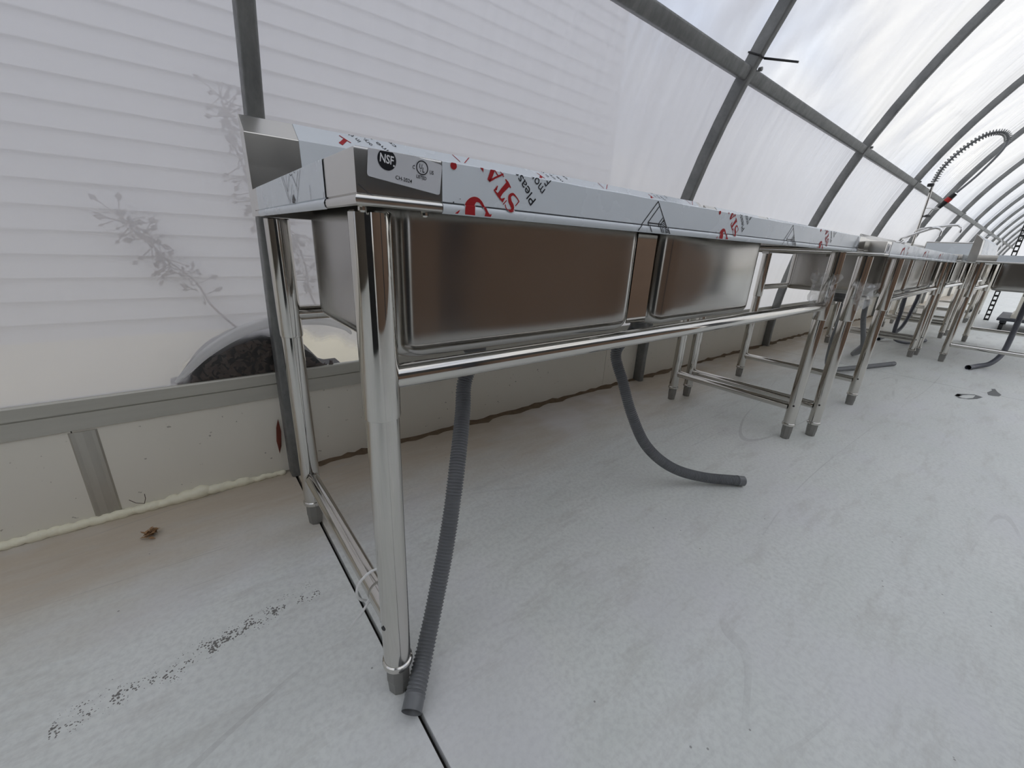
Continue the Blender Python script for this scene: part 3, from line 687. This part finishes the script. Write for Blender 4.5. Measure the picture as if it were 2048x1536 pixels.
# certification label
def gl(u, w):
    p = on(720 + u * 180 / 1728, 280 + w * 180 / 1728, 1, -D1 - 0.0014); return Vector((p.x, p.z))
BLc, BRc, TRc = gl(135, 683), gl(1535, 1062), gl(1582, 480); TLc = BLc + (TRc - BRc)
ang = math.atan2((BRc - BLc).y, (BRc - BLc).x)
def rr_pts(c, r=0.0035, n=5):
    o = []
    for i in range(4):
        p, a, b_ = c[i], c[i - 1], c[(i + 1) % 4]; d0 = (a - p).normalized(); d1 = (b_ - p).normalized()
        for k in range(n + 1): t = k / n; o.append(p + d0 * r * (1 - t) ** 2 + d1 * r * t ** 2)
    return o
pr = Print(); pr.poly(rr_pts([BLc, BRc, TRc, TLc]))
lab = pr.build('certification_label', 'label_paper', s1, lambda a, b_: (a, -D1 - 0.0010, b_), None, H1 - 0.0012)
lab['label'] = 'silver-white certification label'
pxm = (gl(1000, 600) - gl(900, 600)).length / 100
HIL = H1 - 0.0014
pr = Print(); cN = gl(518, 378); RN = abs(gl(518, 585).y - gl(518, 170).y) / 2; pr.disc(cN, RN, 36); pr.build('black_roundel', 'black_ink', lab, lambda a, b_: (a, -D1 - 0.0013, b_), None, HIL)
pr = Print(); pr.text('NSF', (cN.x - 0.0004, cN.y + 0.0002), RN * 1.12, ang, 0.00025, 0.80); q = gl(650, 500); pr.disc(q, RN * 0.10, 14); pr.build('white_letters', 'white_ink', lab, lambda a, b_: (a, -D1 - 0.0016, b_), None, HIL)
pr = Print(); cU = gl(1195, 535); RU = abs(gl(1195, 675).y - gl(1195, 395).y) / 2
for k in range(28):
    t0, t1 = 2 * math.pi * k / 28, 2 * math.pi * (k + 1) / 28
    pr.poly([(cU.x + RU * math.cos(t0) * s_, cU.y + RU * math.sin(t0) * s_) for s_ in (0.86, 1)] + [(cU.x + RU * math.cos(t1) * s_, cU.y + RU * math.sin(t1) * s_) for s_ in (1, 0.86)])
pr.text('U', gl(1168, 510), RU * 0.95, ang, 0.00008, 0.8); pr.text('L', gl(1218, 582), RU * 0.95, ang, 0.00008, 0.8); pr.text('c', gl(1165, 590), RU * 0.5, ang)
pr.text('C', gl(1033, 523), RU * 0.72, ang, 0.00005, 0.8); pr.text('US', gl(1375, 628), RU * 0.72, ang, 0.00005, 0.85)
pr.text('LISTED', gl(1180, 722), RU * 0.66, ang, 0.00006, 0.85); pr.text('CH-2024', gl(843, 760), RU * 0.74, ang, 0.00003, 0.95)
pr.build('black_letters', 'black_ink', lab, lambda a, b_: (a, -D1 - 0.0014, b_), None, HIL)
# scratch on bare corner
pr = Print(); pts_ = [gl(-30, 840), gl(150, 1000), gl(350, 1140), gl(800, 1190), gl(1560, 1290)]
pr.ribbon(pts_, [0.0005] * 5); pr.build('scratch', 'dark_deck', s1, lambda a, b_: (a, -D1 - 0.0007, b_))
for xx in (0.012, 0.09): MB().lathe((xx, -D1 + 0.02, 0), [(0.003, H1 - 0.064), (0.005, H1 - 0.062), (0.005, H1 - 0.056)], 10).build('screw', 'polished_steel', s1)

# --- other sinks
s2 = make_sink('utility_sink', (2.058, -0.02, -0.006), math.radians(1.3), 3.0, 0.722, 0.905, [(0.90, 1.48), (1.56, 2.14), (2.22, 2.80)], [0.062, 0.80, 2.935], [(0.80, 2.935)])
tag(s2, 'long stainless sink with wide left drainboard, standing directly beyond the nearest sink', 'sink', 'stainless steel sinks in the tunnel')
f2 = film_front(s2, 3.0, 0.722, 0.905, 0.10, 2.9); film_splash(s2, 0.905, 0.12, 0.70); film_splash(s2, 0.905, 0.86, 2.95)
for k in (0, 1, 2):
    x = 0.35 + 0.68 * k; place2 = lambda a, b_: (a, -0.722 - 0.0014, b_)
    pr = Print(); pr.ribbon([(x, 0.86), (x + 0.01, 0.88), (x + 0.05, 0.89), (x + 0.08, 0.86)], [0.012, 0.014, 0.008, 0.004]); pr.build('red_capital', 'red_ink', f2, place2, 0.86, 0.903)
    pr = Print(); pr.text('S', (x + 0.165, 0.868), 0.035, math.radians(115)); pr.build('red_letter_s', 'red_ink', f2, place2, 0.86, 0.903)
    pr = Print(); pr.text('T', (x + 0.155, 0.892), 0.035, math.radians(115)); pr.build('red_letter_t', 'red_ink', f2, place2, 0.86, 0.903)
pr = Print(); pr.poly([(0.018, 0.858), (0.085, 0.855), (0.085, 0.893), (0.018, 0.896)]); lb2 = pr.build('certification_label', 'label_paper', s2, lambda a, b_: (a, -0.722 - 0.0008, b_))
pr = Print(); pr.disc((0.045, 0.878), 0.012); pr.build('black_roundel', 'black_ink', lb2, lambda a, b_: (a, -0.722 - 0.0012, b_))
for yy in (-0.30, -0.56): 
    MB().box(0.004, 0.016, yy, yy + 0.03, 0.836, 0.85).build('clip', 'polished_steel', s2)
s3 = make_sink('utility_sink', (5.12, -0.01, 0), math.radians(0.3), 1.86, 0.68, 0.91, [(0.10, 0.78), (0.86, 1.54)], [0.06, 1.62], [(0.06, 1.62)])
tag(s3, 'stainless sink between the long drainboard sink and the pre-rinse tap, far left row', 'sink', 'stainless steel sinks in the tunnel')
film_front(s3, 1.86, 0.68, 0.91, 0.06, 1.8)
s4 = make_sink('utility_sink', (7.02, -0.01, 0), 0, 2.1, 0.68, 0.91, [(0.70, 1.28), (1.36, 1.94)], [0.06, 0.62, 2.04], [(0.62, 2.04)], left_splash=True)
tag(s4, 'stainless sink with a raised white side splash below the coiled spray tap', 'sink', 'stainless steel sinks in the tunnel')
film_front(s4, 2.1, 0.68, 0.91, 0.06, 2.0)
s5 = make_sink('utility_sink', (9.2, -0.01, 0), 0, 2.0, 0.68, 0.91, [(0.10, 0.9), (1.0, 1.85)], [0.06, 1.94], [(0.06, 1.94)])
tag(s5, 'farthest stainless sink at the end of the left row', 'sink', 'stainless steel sinks in the tunnel')
r1 = make_sink('utility_sink', (5.0, -0.80, 0), 0, 1.80, 0.68, 0.91, [(0.09, 0.85), (0.93, 1.70)], [0.06, 1.74], [(0.06, 1.74)])
tag(r1, 'stainless sink of the second row, cut by the right picture edge', 'sink', 'stainless steel sinks in the tunnel')
film_front(r1, 1.8, 0.68, 0.91, 0.1, 1.7); film_splash(r1, 0.91, 0.16, 1.75)
m_ = MB(); m_.quad_strip([[(-0.0008, y, z) for z in (0.856, 0.912)] for y in (-0.10 - 0.0, -0.4, -0.675)], False); m_.build('end_film', 'protective_film', r1)
m_ = MB(); rings = []
for k in range(13):
    t = k / 12.0; a_ = t * 2.4
    rings.append([(0.30 + 0.5 * t + s_ * 0.05, 0.03 - 0.10 * math.sin(a_) * 0.9, 0.91 + 0.155 - 0.17 * t * t + 0.02 * math.sin(a_ * 2)) for s_ in (0, 1.6)])
m_.quad_strip(rings, False); m_.build('peeled_film', 'protective_film', r1, True)

# ------------------------------------------------------------------ corrugated hoses
def corrugated(path, r, pitch=0.0066, amp=0.0016, plain_end=0.022, n=18):
    sp_ = spline(path, 40); d = [0]
    for i in range(1, len(sp_)): d.append(d[-1] + (sp_[i] - sp_[i - 1]).length)
    L_ = d[-1]; N = int(L_ / (pitch / 4)); P_ = []; R_ = []; j = 0
    for k in range(N + 1):
        s_ = L_ * k / N
        while j < len(d) - 2 and d[j + 1] < s_: j += 1
        t = (s_ - d[j]) / max(1e-9, d[j + 1] - d[j]); P_.append(sp_[j].lerp(sp_[j + 1], min(1, t)))
        ph = (s_ / pitch) % 1.0; rr = r + (amp if ph < 0.28 else -amp * 0.55 if ph > 0.42 and ph < 0.85 else 0)
        if L_ - s_ < plain_end: rr = r + 0.0012
        elif L_ - s_ < plain_end + 0.004: rr = r + amp * 1.3
        R_.append(rr)
    m_ = MB(); m_.tube(P_, R_, n, False)
    # inner wall of the open end
    m2 = MB(); m2.tube([P_[-1], P_[-6], P_[-30]], [R_[-1], r * 0.86, r * 0.84], n, False)
    b_ = len(m_.v); m_.v += m2.v; m_.f += [tuple(b_ + i for i in f) for f in m2.f]
    return m_
def px_path(l): return [on(u, w, 2, z) for u, w, z in l]
h1p = [Vector((0.368, -0.345, 0.585)), Vector((0.366, -0.347, 0.54))] + px_path([(928, 770, 0.485), (925, 830, 0.425), (911, 960, 0.315), (894, 1080, 0.208), (871, 1200, 0.108), (848, 1310, 0.046), (823, 1425, 0.0195)])
h1 = corrugated(h1p, 0.0172).build('drain_hose', 'drain_hose', None, True, recalc=False)
tag(h1, 'grey corrugated drain hose hanging under the first bowl, open end beside the near leg', 'hose', 'drain hoses under the sinks')
h2p = [Vector((1.042, -0.345, 0.585)), Vector((1.02, -0.345, 0.55))] + px_path([(1232, 705, 0.485), (1246, 765, 0.39), (1264, 830, 0.285), (1293, 892, 0.175), (1342, 934, 0.085), (1405, 954, 0.036), (1487, 962, 0.0195)])
h2 = corrugated(h2p, 0.0172).build('drain_hose', 'drain_hose', None, True, recalc=False)
tag(h2, 'grey corrugated drain hose curving from the second bowl to lie on open floor', 'hose', 'drain hoses under the sinks')
def smooth_hose(path, r, mat, lb):
    m_ = corrugated(path, r, 0.012, 0.0006, 0.06, 14); o = m_.build('drain_hose', mat, None, True, recalc=False)
    tag(o, lb, 'hose', 'drain hoses under the sinks')
smooth_hose([(3.246, -0.405, 0.54), (3.25, -0.41, 0.45), (3.27, -0.40, 0.25), (3.5, -0.38, 0.06), (3.9, -0.45, 0.019), (4.41, -0.60, 0.018)], 0.0172, 'drain_hose', 'grey drain hose under the drainboard sink, end pointing right on the floor')
smooth_hose([(3.907, -0.39, 0.54), (3.92, -0.40, 0.40), (4.1, -0.42, 0.15), (4.5, -0.30, 0.022), (5.0, -0.25, 0.018)], 0.0172, 'drain_hose', 'dark drain hose curling low behind the drainboard sink legs')
smooth_hose([(5.56, -0.36, 0.55), (5.56, -0.37, 0.35), (5.57, -0.38, 0.10), (5.75, -0.45, 0.024), (6.2, -0.56, 0.018)], 0.0172, 'drain_hose_blue', 'dark blue-grey drain hose bending sharply at the floor beyond the left row')
smooth_hose([(6.32, -0.36, 0.55), (6.30, -0.36, 0.40), (6.1, -0.34, 0.12), (5.7, -0.25, 0.02)], 0.0172, 'drain_hose_blue', 'dark blue-grey drain hose slanting down toward the camera, left row')
pe1 = on(1936, 735, 2, 0.018); pm = on(1990, 727, 2, 0.03); pm2 = on(2020, 690, 0, 5.25)
smooth_hose([(5.47, -1.143, 0.56), (5.45, -1.143, 0.46), (5.40, -1.145, 0.30), (5.28, -1.14, 0.13), (5.14, -1.10, 0.045), (5.03, -1.04, 0.021), tuple(pe1)], 0.019, 'drain_hose_blue', 'dark smooth drain hose under the right hand sink, open end facing left')

# ------------------------------------------------------------------ taps
def faucet(x, y, z, reach, rise, name, lb, lean=0.0):
    r_ = empty(name, (x, y, z)); tag(r_, lb, 'faucet')
    m_ = MB(); m_.box(-0.10, 0.10, -0.03, 0.0, -0.025, 0.025); m_.build('body', 'chrome', r_, False, 0.008)
    for s_ in (-1, 1):
        h_ = MB().tube([(s_ * 0.10, -0.015, 0), (s_ * 0.10, -0.06, 0.0)], [0.018, 0.016], 14).build('valve', 'chrome', r_, True)
        MB().tube([(s_ * 0.10, -0.055, 0), (s_ * 0.13, -0.075, 0.035)], [0.006, 0.008], 8).build('handle', 'chrome', h_, True)
    sp_ = spline([(0, -0.02, 0.0), (0, -0.03, 0.045), (lean * 0.3, -0.07, 0.065), (lean * 0.7, -reach * 0.75, rise), (lean, -reach * 0.93, rise + 0.005), (lean, -reach, rise - 0.02), (lean, -reach, rise - 0.055)], 8)
    MB().tube(sp_, 0.0135, 12).build('spout', 'chrome', r_, True)
    MB().cyl((lean, -reach, rise - 0.05), (lean, -reach, rise - 0.075), 0.0135, n=14).build('aerator', 'chrome', r_, True)
faucet(6.48, 0.008, 1.035, 0.34, 0.155, 'swing_faucet', 'chrome swing spout faucet, lower of the two curved spouts')
pr_ = empty('pre_rinse_faucet', (6.76, -0.068, 0.899)); tag(pr_, 'tall chrome pre-rinse tap with coiled spring hose and black spray handle', 'faucet')
MB().box(-0.11, 0.11, -0.05, 0.0, 0.0, 0.07).build('body', 'chrome', pr_, False, 0.015)
for s_ in (-1, 1):
    h_ = MB().tube([(s_ * 0.11, -0.025, 0.03), (s_ * 0.11, -0.10, 0.03)], [0.022, 0.018], 14).build('valve', 'chrome', pr_, True)
    MB().tube([(s_ * 0.11, -0.09, 0.03), (s_ * 0.16, -0.11, 0.06)], [0.008, 0.010], 8).build('handle', 'chrome', h_, True)
MB().tube([(0, -0.025, 0.05), (0, -0.025, 0.80)], 0.012, 14).build('riser', 'polished_steel', pr_, True)
MB().tube([(0, -0.025, 0.78), (-0.08, -0.02, 0.76)], [0.010, 0.010], 10).build('wall_bracket', 'chrome', pr_, True)
MB().lathe((-0.09, -0.02, 0.745), [(0.02, 0), (0.03, 0.005), (0.03, 0.03), (0.02, 0.035)], 12).build('bracket_knob', 'black_plastic', pr_, True)
MB().tube([(0, -0.025, 0.29), (0, -0.05, 0.30), (0, -0.30, 0.345), (0, -0.35, 0.345), (0, -0.385, 0.32), (0, -0.385, 0.29)], 0.0135, 12).build('add_on_spout', 'chrome', pr_, True)
MB().cyl((0, -0.385, 0.295), (0, -0.385, 0.265), 0.0145, n=12).build('aerator', 'chrome', pr_, True)
arcp = spline([(0, -0.025, 0.80), (0, -0.06, 0.95), (0, -0.16, 1.11), (0, -0.30, 1.23), (0, -0.42, 1.24), (0, -0.475, 1.17), (0, -0.46, 1.06), (0, -0.36, 0.86), (0, -0.24, 0.68)], 14)
MB().tube(arcp, 0.011, 10).build('hose', 'drain_hose', pr_, True)
nsp = int(len(arcp) * 0.66); cp = []; turns = 34; K = 8
for k in range(turns * K + 1):
    t = k / (turns * K) * (nsp - 2); i = int(t); p = arcp[i].lerp(arcp[i + 1], t - i); d = (arcp[i + 1] - arcp[i]).normalized(); n1 = Vector((1, 0, 0)); n2 = d.cross(n1); a_ = 2 * math.pi * k / K
    cp.append(p + (n1 * math.cos(a_) + n2 * math.sin(a_)) * 0.027)
MB().tube(cp, 0.0045, 5).build('spring', 'galvanised', pr_, True)
hd = [(0, -0.235, 0.672), (0, -0.14, 0.53)]
MB().tube([hd[0], (0, -0.19, 0.605), hd[1]], [0.022, 0.028, 0.02], 12).build('spray_handle', 'black_plastic', pr_, True)
MB().tube([(0, -0.205, 0.628), (0, -0.182, 0.593)], [0.0295, 0.0295], 12).build('grip_band', 'red_plastic', pr_, True)
MB().tube([(0, -0.145, 0.535), (0, -0.09, 0.515), (0, -0.07, 0.46)], [0.014, 0.014, 0.012], 10).build('nozzle', 'chrome', pr_, True)
MB().lathe((0, -0.07, 0.43), [(0.02, 0), (0.035, 0.004), (0.03, 0.02), (0.012, 0.03)], 14).build('spray_head', 'black_plastic', pr_, True)
MB().tube([(0, -0.025, 0.53), (0, -0.10, 0.53)], 0.007, 8).build('hook', 'chrome', pr_, True)

# ------------------------------------------------------------------ small things
# white cable tie on the near end stretcher
ct = MB(); cpx = [(757, 1142), (738, 1144), (726, 1155), (720, 1172), (722, 1192)]
pts_ = [on(u, w, 0, 0.012) for u, w in cpx]
c0 = Vector((0.037, pts_[0].y, 0.158)); ring_ = []
for k in range(15):
    a_ = math.radians(-60 + 300 * k / 14); ring_.append((0.037 - 0.034 * math.cos(a_), -0.505 - 0.004 * math.cos(a_), 0.160 + 0.034 * math.sin(a_)))
ct.tube(ring_, 0.0026, 6)
wt = ct.build('cable_tie', 'white_plastic', None, True); tag(wt, 'white cable tie looped loosely on the near sink end stretcher', 'cable tie')
MB().tube([(0.030, -0.507, 0.130), (0.008, -0.502, 0.095), (-0.012, -0.49, 0.062)], [0.0026, 0.0026, 0.0018], 6).build('tail', 'white_plastic', wt)

# dry leaf lump, red leaf, twig
lf = MB(); c = on(297, 1066, 2, 0.012)
for k in range(26):
    a_ = random.uniform(0, 6.28); p = Vector((c.x + random.gauss(0, 0.010), c.y + random.gauss(0, 0.008), 0.004 + random.random() * 0.018)); s_ = random.uniform(0.006, 0.014)
    u_ = Vector((math.cos(a_), math.sin(a_), random.uniform(-.5, .5))) * s_; v_ = Vector((-math.sin(a_), math.cos(a_), random.uniform(-.8, .8))) * s_ * 0.45
    lf.poly([p - u_, p + v_ + Vector((0, 0, 0.003)), p + u_]); lf.poly([p - u_, p + u_, p - v_ + Vector((0, 0, 0.002))])
lf = lf.build('dry_leaf', 'dry_leaf'); lf.location.z = -min(v.co.z for v in lf.data.vertices) + 0.0005; tag(lf, 'crumpled tan dry leaf on the floor near the base boards', 'leaf')
rl = MB(); q = [on(u, w, 1, 0.328) for u, w in ((556, 838), (562, 862), (563, 892), (559, 906), (553, 882), (552, 855))]
rl.poly([p + Vector((0, -0.004 * (i % 2), 0)) for i, p in enumerate(q)]); o = rl.build('red_leaf', 'red_leaf'); o.modifiers.new('t', 'SOLIDIFY').thickness = 0.001; tag(o, 'dark red leaf caught behind the nearest hoop rib', 'leaf')
tw = MB(); tw.tube([on(u, w, 1, 0.318) for u, w in ((258, 1000), (272, 1006), (289, 1007))], 0.0009, 5); tw.tube([on(u, w, 1, 0.318) for u, w in ((289, 1007), (291, 997), (289, 988))], 0.0009, 5)
o = tw.build('twig', 'twig'); tag(o, 'thin forked brown twig standing in the spray foam', 'twig')

# leaf litter piled outside against the skin, and a bubble's highlight as a white band
def yfilm(z): return CY + math.sqrt(RF ** 2 - (z - CZ) ** 2)
ms = MB(); rings = []
for k in range(25):
    x = -0.24 + 0.50 * k / 24; h_ = 0.33 + 0.18 * math.sin(math.pi * min(1, max(0, (x + 0.24) / 0.46))) ** 0.8 + 0.012 * random.random()
    if x > 0.2: h_ = 0.30
    rings.append([(x, 0.388, 0.17), (x, 0.388, 0.34), (x, yfilm(0.372) + 0.004, 0.362), (x, yfilm(h_) + 0.006, max(h_ - 0.01, 0.363)), (x, 0.46, max(h_, 0.365)), (x, 0.75, 0.17)])
ms.quad_strip(rings, False); lit = ms.build('leaf_litter', 'wet_soil', None, True); tag(lit, 'dark wet leaf litter heaped outside against the clear bottom of the skin', 'leaf litter'); stuff(lit)
lv = MB()
for k in range(330):
    x = random.uniform(-0.22, 0.215); top = 0.30 + 0.19 * math.sin(math.pi * (x + 0.24) / 0.46) ** 0.8; z = random.uniform(0.355, max(0.38, top)); p = Vector((x, yfilm(z) + random.uniform(0.0012, 0.004), z)); a_ = random.uniform(0, 6.28); s_ = random.uniform(0.006, 0.020)
    u_ = Vector((math.cos(a_), random.uniform(0, .12), math.sin(a_))) * s_; v_ = Vector((-math.sin(a_), random.uniform(-.05, .35), math.cos(a_))) * s_ * 0.4
    lv.poly([p - u_, p + v_, p + u_, p - v_])
o = lv.build('loose_leaves', 'leaf_litter', lit); stuff(o)
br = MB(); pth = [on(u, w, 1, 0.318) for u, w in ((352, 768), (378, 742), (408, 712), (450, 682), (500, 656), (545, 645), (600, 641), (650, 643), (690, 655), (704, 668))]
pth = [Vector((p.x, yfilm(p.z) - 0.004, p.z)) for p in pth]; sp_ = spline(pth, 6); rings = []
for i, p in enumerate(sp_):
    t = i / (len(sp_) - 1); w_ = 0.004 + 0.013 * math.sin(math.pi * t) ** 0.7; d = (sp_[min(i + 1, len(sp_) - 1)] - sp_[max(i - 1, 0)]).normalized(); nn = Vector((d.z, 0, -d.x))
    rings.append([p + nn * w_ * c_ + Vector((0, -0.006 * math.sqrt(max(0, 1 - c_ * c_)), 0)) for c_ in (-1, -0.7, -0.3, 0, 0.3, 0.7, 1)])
br.quad_strip(rings, False); br.build('air_bubble', 'bubble_film', ce, True)  # opaque white band painted as the bubble's glossy highlight
# weeds pressed against the outside
def weed(base, tip, n, lb, seed, lean=0.0):
    random.seed(seed); r_ = empty('dry_weed', (base.x, base.y, base.z)); tag(r_, lb, 'weed', 'weeds outside the skin')
    pts_ = [base.lerp(tip, k / 6) + Vector((random.gauss(0, 0.008), 0, random.gauss(0, 0.006))) for k in range(7)]
    par(MB().tube(spline(pts_, 4), [0.0045 - 0.0028 * k / 24 for k in range(25)], 6).build('stem', 'weed'), r_)
    lv = MB()
    for k in range(n):
        t = random.uniform(0.25, 1.0) ** 0.7; p = base.lerp(tip, t); a_ = random.uniform(0, 6.28); l_ = random.uniform(0.01, 0.06); q = p + Vector((math.cos(a_) * l_, 0, math.sin(a_) * l_))
        s_ = random.uniform(0.005, 0.014); lv.tube([p, q], 0.0012, 4); u_ = (q - p).normalized() * s_; v_ = Vector((-u_.z, 0, u_.x)) * 0.6; lv.poly([q - u_, q + v_, q + u_, q - v_])
    o = lv.build('foliage', 'weed'); stuff(o); par(o, r_)
WY = 0.345
weed(on(500, 680, 1, WY), on(225, 420, 1, WY), 70, 'dried weed leaning left outside the skin, lower one', 3)
weed(on(560, 560, 1, WY - 0.02), on(440, 190, 1, WY - 0.02), 90, 'tall dried weed outside the skin beside the nearest rib', 4)
weed(on(640, 640, 1, WY), on(570, 430, 1, WY), 40, 'short dried weed outside the skin behind the near rear leg', 5)
random.seed(11)

# crumpled plastic bag on sink legs
def bag(c, rx, rz_, lb, seed):
    random.seed(seed); bm = bmesh.new(); bmesh.ops.create_icosphere(bm, subdivisions=3, radius=1.0)
    for v in bm.verts:
        n = v.co.copy(); k = 1 + 0.22 * math.sin(n.x * 7 + seed) * math.sin(n.z * 6 + 1) + 0.16 * math.sin(n.y * 11 + n.z * 5) + random.uniform(-0.10, 0.10)
        top = 1.25 if n.z > 0.3 else 0.8; v.co = Vector((n.x * rx * k * top, n.y * rx * k * top * 0.9, n.z * rz_ * k))
    for f in bm.faces: f.smooth = False
    bmesh.ops.delete(bm, geom=[f for f in bm.faces if f.calc_center_median().z > rz_ * 0.75], context='FACES')
    me = bpy.data.meshes.new('plastic_bag'); bm.to_mesh(me); bm.free(); o = link('plastic_bag', me, 'clear_plastic'); o.location = c; tag(o, lb, 'plastic bag', 'clear bags on the sink legs')
bag((1.955, -0.60, 0.695), 0.052, 0.085, 'crumpled clear plastic bag hanging on the nearest sink far leg', 2)
bag((2.128, -0.705, 0.685), 0.046, 0.06, 'shredded clear plastic bag wrapped round the drainboard leg', 9)
random.seed(12)
# floor stains
def stain(pts_px, lb, w=None):
    pr = Print()
    P_ = [on(u, w_, 2, 0) for u, w_ in pts_px]
    if w: pr.ribbon([(p.x, p.y) for p in P_], w)
    else: pr.poly([(p.x, p.y) for p in P_])
    o = pr.build('floor_stain', 'stain', None, lambda a, b_: (a, b_, 0.0006)); tag(o, lb, 'stain'); return o
stain([(1913, 792), (1920, 789), (1935, 789), (1950, 790), (1958, 793), (1950, 797), (1935, 798), (1920, 796), (1913, 792), (1920, 789)], 'ring shaped grey stain on the floor, left of the dark blot', [0.02, 0.03, 0.015, 0.02, 0.035, 0.02, 0.015, 0.03, 0.02, 0.02])
stain([(1974, 785), (1984, 781), (1982, 778), (1990, 778), (1995, 784), (2003, 790), (1998, 793), (1985, 792), (1976, 790)], 'dark solid blot on the floor along the slab joint')

# slotted post, trolley
sp0 = empty('slotted_post', (10.0, -0.795, 0)); tag(sp0, 'dark slotted upright post near the far end at right', 'post')
m_ = MB(); zc = 0.0
m_.box(-0.004, 0.0, -0.030, -0.016, 0, 2.2); m_.box(-0.004, 0.0, 0.016, 0.030, 0, 2.2)
while zc < 2.2: m_.box(-0.004, 0.0, -0.016, 0.016, zc, zc + 0.03); zc += 0.075
m_.box(0.0, 0.03, 0.026, 0.030, 0, 2.2); m_.build('angle', 'black_plastic', sp0)
tr = empty('trolley', (8.55, -1.0, 0)); tag(tr, 'low dark wheeled trolley carrying a cream frame, far right under the sink', 'trolley')
MB().box(-0.05, 1.2, -0.95, 0.06, 0.135, 0.175).build('deck', 'dark_deck', tr, False, 0.006)
for x, y in ((0.05, 0.0), (1.1, 0.0), (0.05, -0.85), (1.1, -0.85)):
    w_ = MB(); w_.cyl((x, y - 0.02, 0.055), (x, y + 0.02, 0.055), 0.055, n=20); w_ = w_.build('caster', 'black_plastic', tr, True)
    MB().box(x - 0.03, x + 0.03, y - 0.028, y + 0.028, 0.10, 0.135).build('fork', 'dark_deck', w_)
fr_ = empty('cream_rack', (8.6, -1.05, 0.175)); tag(fr_, 'cream plastic frame standing on the low trolley', 'rack')
MB().box(0, 0.8, -0.8, 0.0, 0.0, 0.05).build('base', 'cream_frame', fr_)
for x, y in ((0, -0.05), (0, -0.30), (0.72, -0.05), (0.72, -0.8)): MB().box(x, x + 0.08, y - 0.05, y + 0.03, 0.05, 0.62).build('upright', 'cream_frame', fr_)
MB().box(0, 0.8, -0.8, 0.0, 0.62, 0.68).build('top_bar', 'cream_frame', fr_)
# unseen cartons and crates added opposite to darken the steel's reflections
simple('tarp_slate', (0.05, 0.06, 0.075), 0.6)
simple('crate_grey', (0.045, 0.046, 0.045), 0.6, var=0.2, scale=5)
for k, (x, w_, h_) in enumerate(((-0.4, 1.78, 1.0), (1.62, 1.9, 1.05), (3.58, 1.4, 0.98))):
    c_ = empty('cardboard_carton', (x, -2.75, 0)); tag(c_, ['brown carton opposite the nearest sink, mirrored in the first bowl', 'brown carton opposite the nearest sink, mirrored in the second bowl', 'brown carton opposite the drainboard sink'][k], 'carton', 'cartons on the opposite side')
    MB().box(0, w_, -0.8, 0, 0, h_).build('box', 'cardboard', c_, False, 0.004)
    MB().box(0.0, w_, -0.43, -0.37, h_, h_ + 0.001).build('tape', 'carton_tape', c_)
    g_ = empty('plastic_crate', (x, -2.75, h_ + 0.001)); tag(g_, ['dark grey crate stacked on the first brown carton', 'dark grey crate stacked on the second brown carton', 'dark grey crate stacked on the third brown carton'][k], 'crate', 'crates on the opposite side')
    MB().box(0.03, w_ - 0.03, -0.77, -0.03, 0, 1.0).build('body', 'crate_grey', g_, False, 0.01)
    MB().box(0.0, w_, -0.8, 0.0, 1.0, 1.06).build('lid', 'crate_grey', g_, False, 0.01)
kb = empty('storage_cabinet', (-0.95, -2.12, 0), math.radians(-39)); tag(kb, 'black locker standing behind the camera, mirrored as a dark stripe in the legs', 'cabinet')  # added dark block in place of the camera operator, for leg reflections
MB().box(-0.48, 0.48, -0.20, 0.15, 0.0, 1.9).build('body', 'black_plastic', kb, False, 0.005)
for k in (0, 1): MB().box(-0.475 + 0.477 * k, -0.002 + 0.477 * k, 0.15, 0.168, 0.05, 1.88).build('door', 'black_plastic', kb, False, 0.003)
for k, (x, y, r_, h_) in enumerate(((1.50, -2.86, 0.105, 2.05), (6.05, -2.95, 0.24, 1.9))):  # unseen rolls added to put dark streaks in the bowl reflections
    t_ = empty('rolled_tarp', (x, y, 0)); tag(t_, ['narrow slate grey rolled tarp standing between two cartons', 'thick slate grey rolled tarp standing past the last carton'][k], 'tarp', 'rolled tarps on the opposite side')
    MB().lathe((0, 0, 0), [(r_ * 0.96, 0), (r_, 0.02), (r_ * 1.02, h_ * 0.5), (r_, h_ - 0.02), (r_ * 0.9, h_)], 24).build('roll', 'tarp_slate', t_, True)
    for z in (0.4, h_ - 0.4): MB().lathe((0, 0, z), [(r_ * 1.0, 0), (r_ * 1.05, 0.005), (r_ * 1.05, 0.03), (r_ * 1.0, 0.035)], 24).build('strap', 'black_plastic', t_, True)
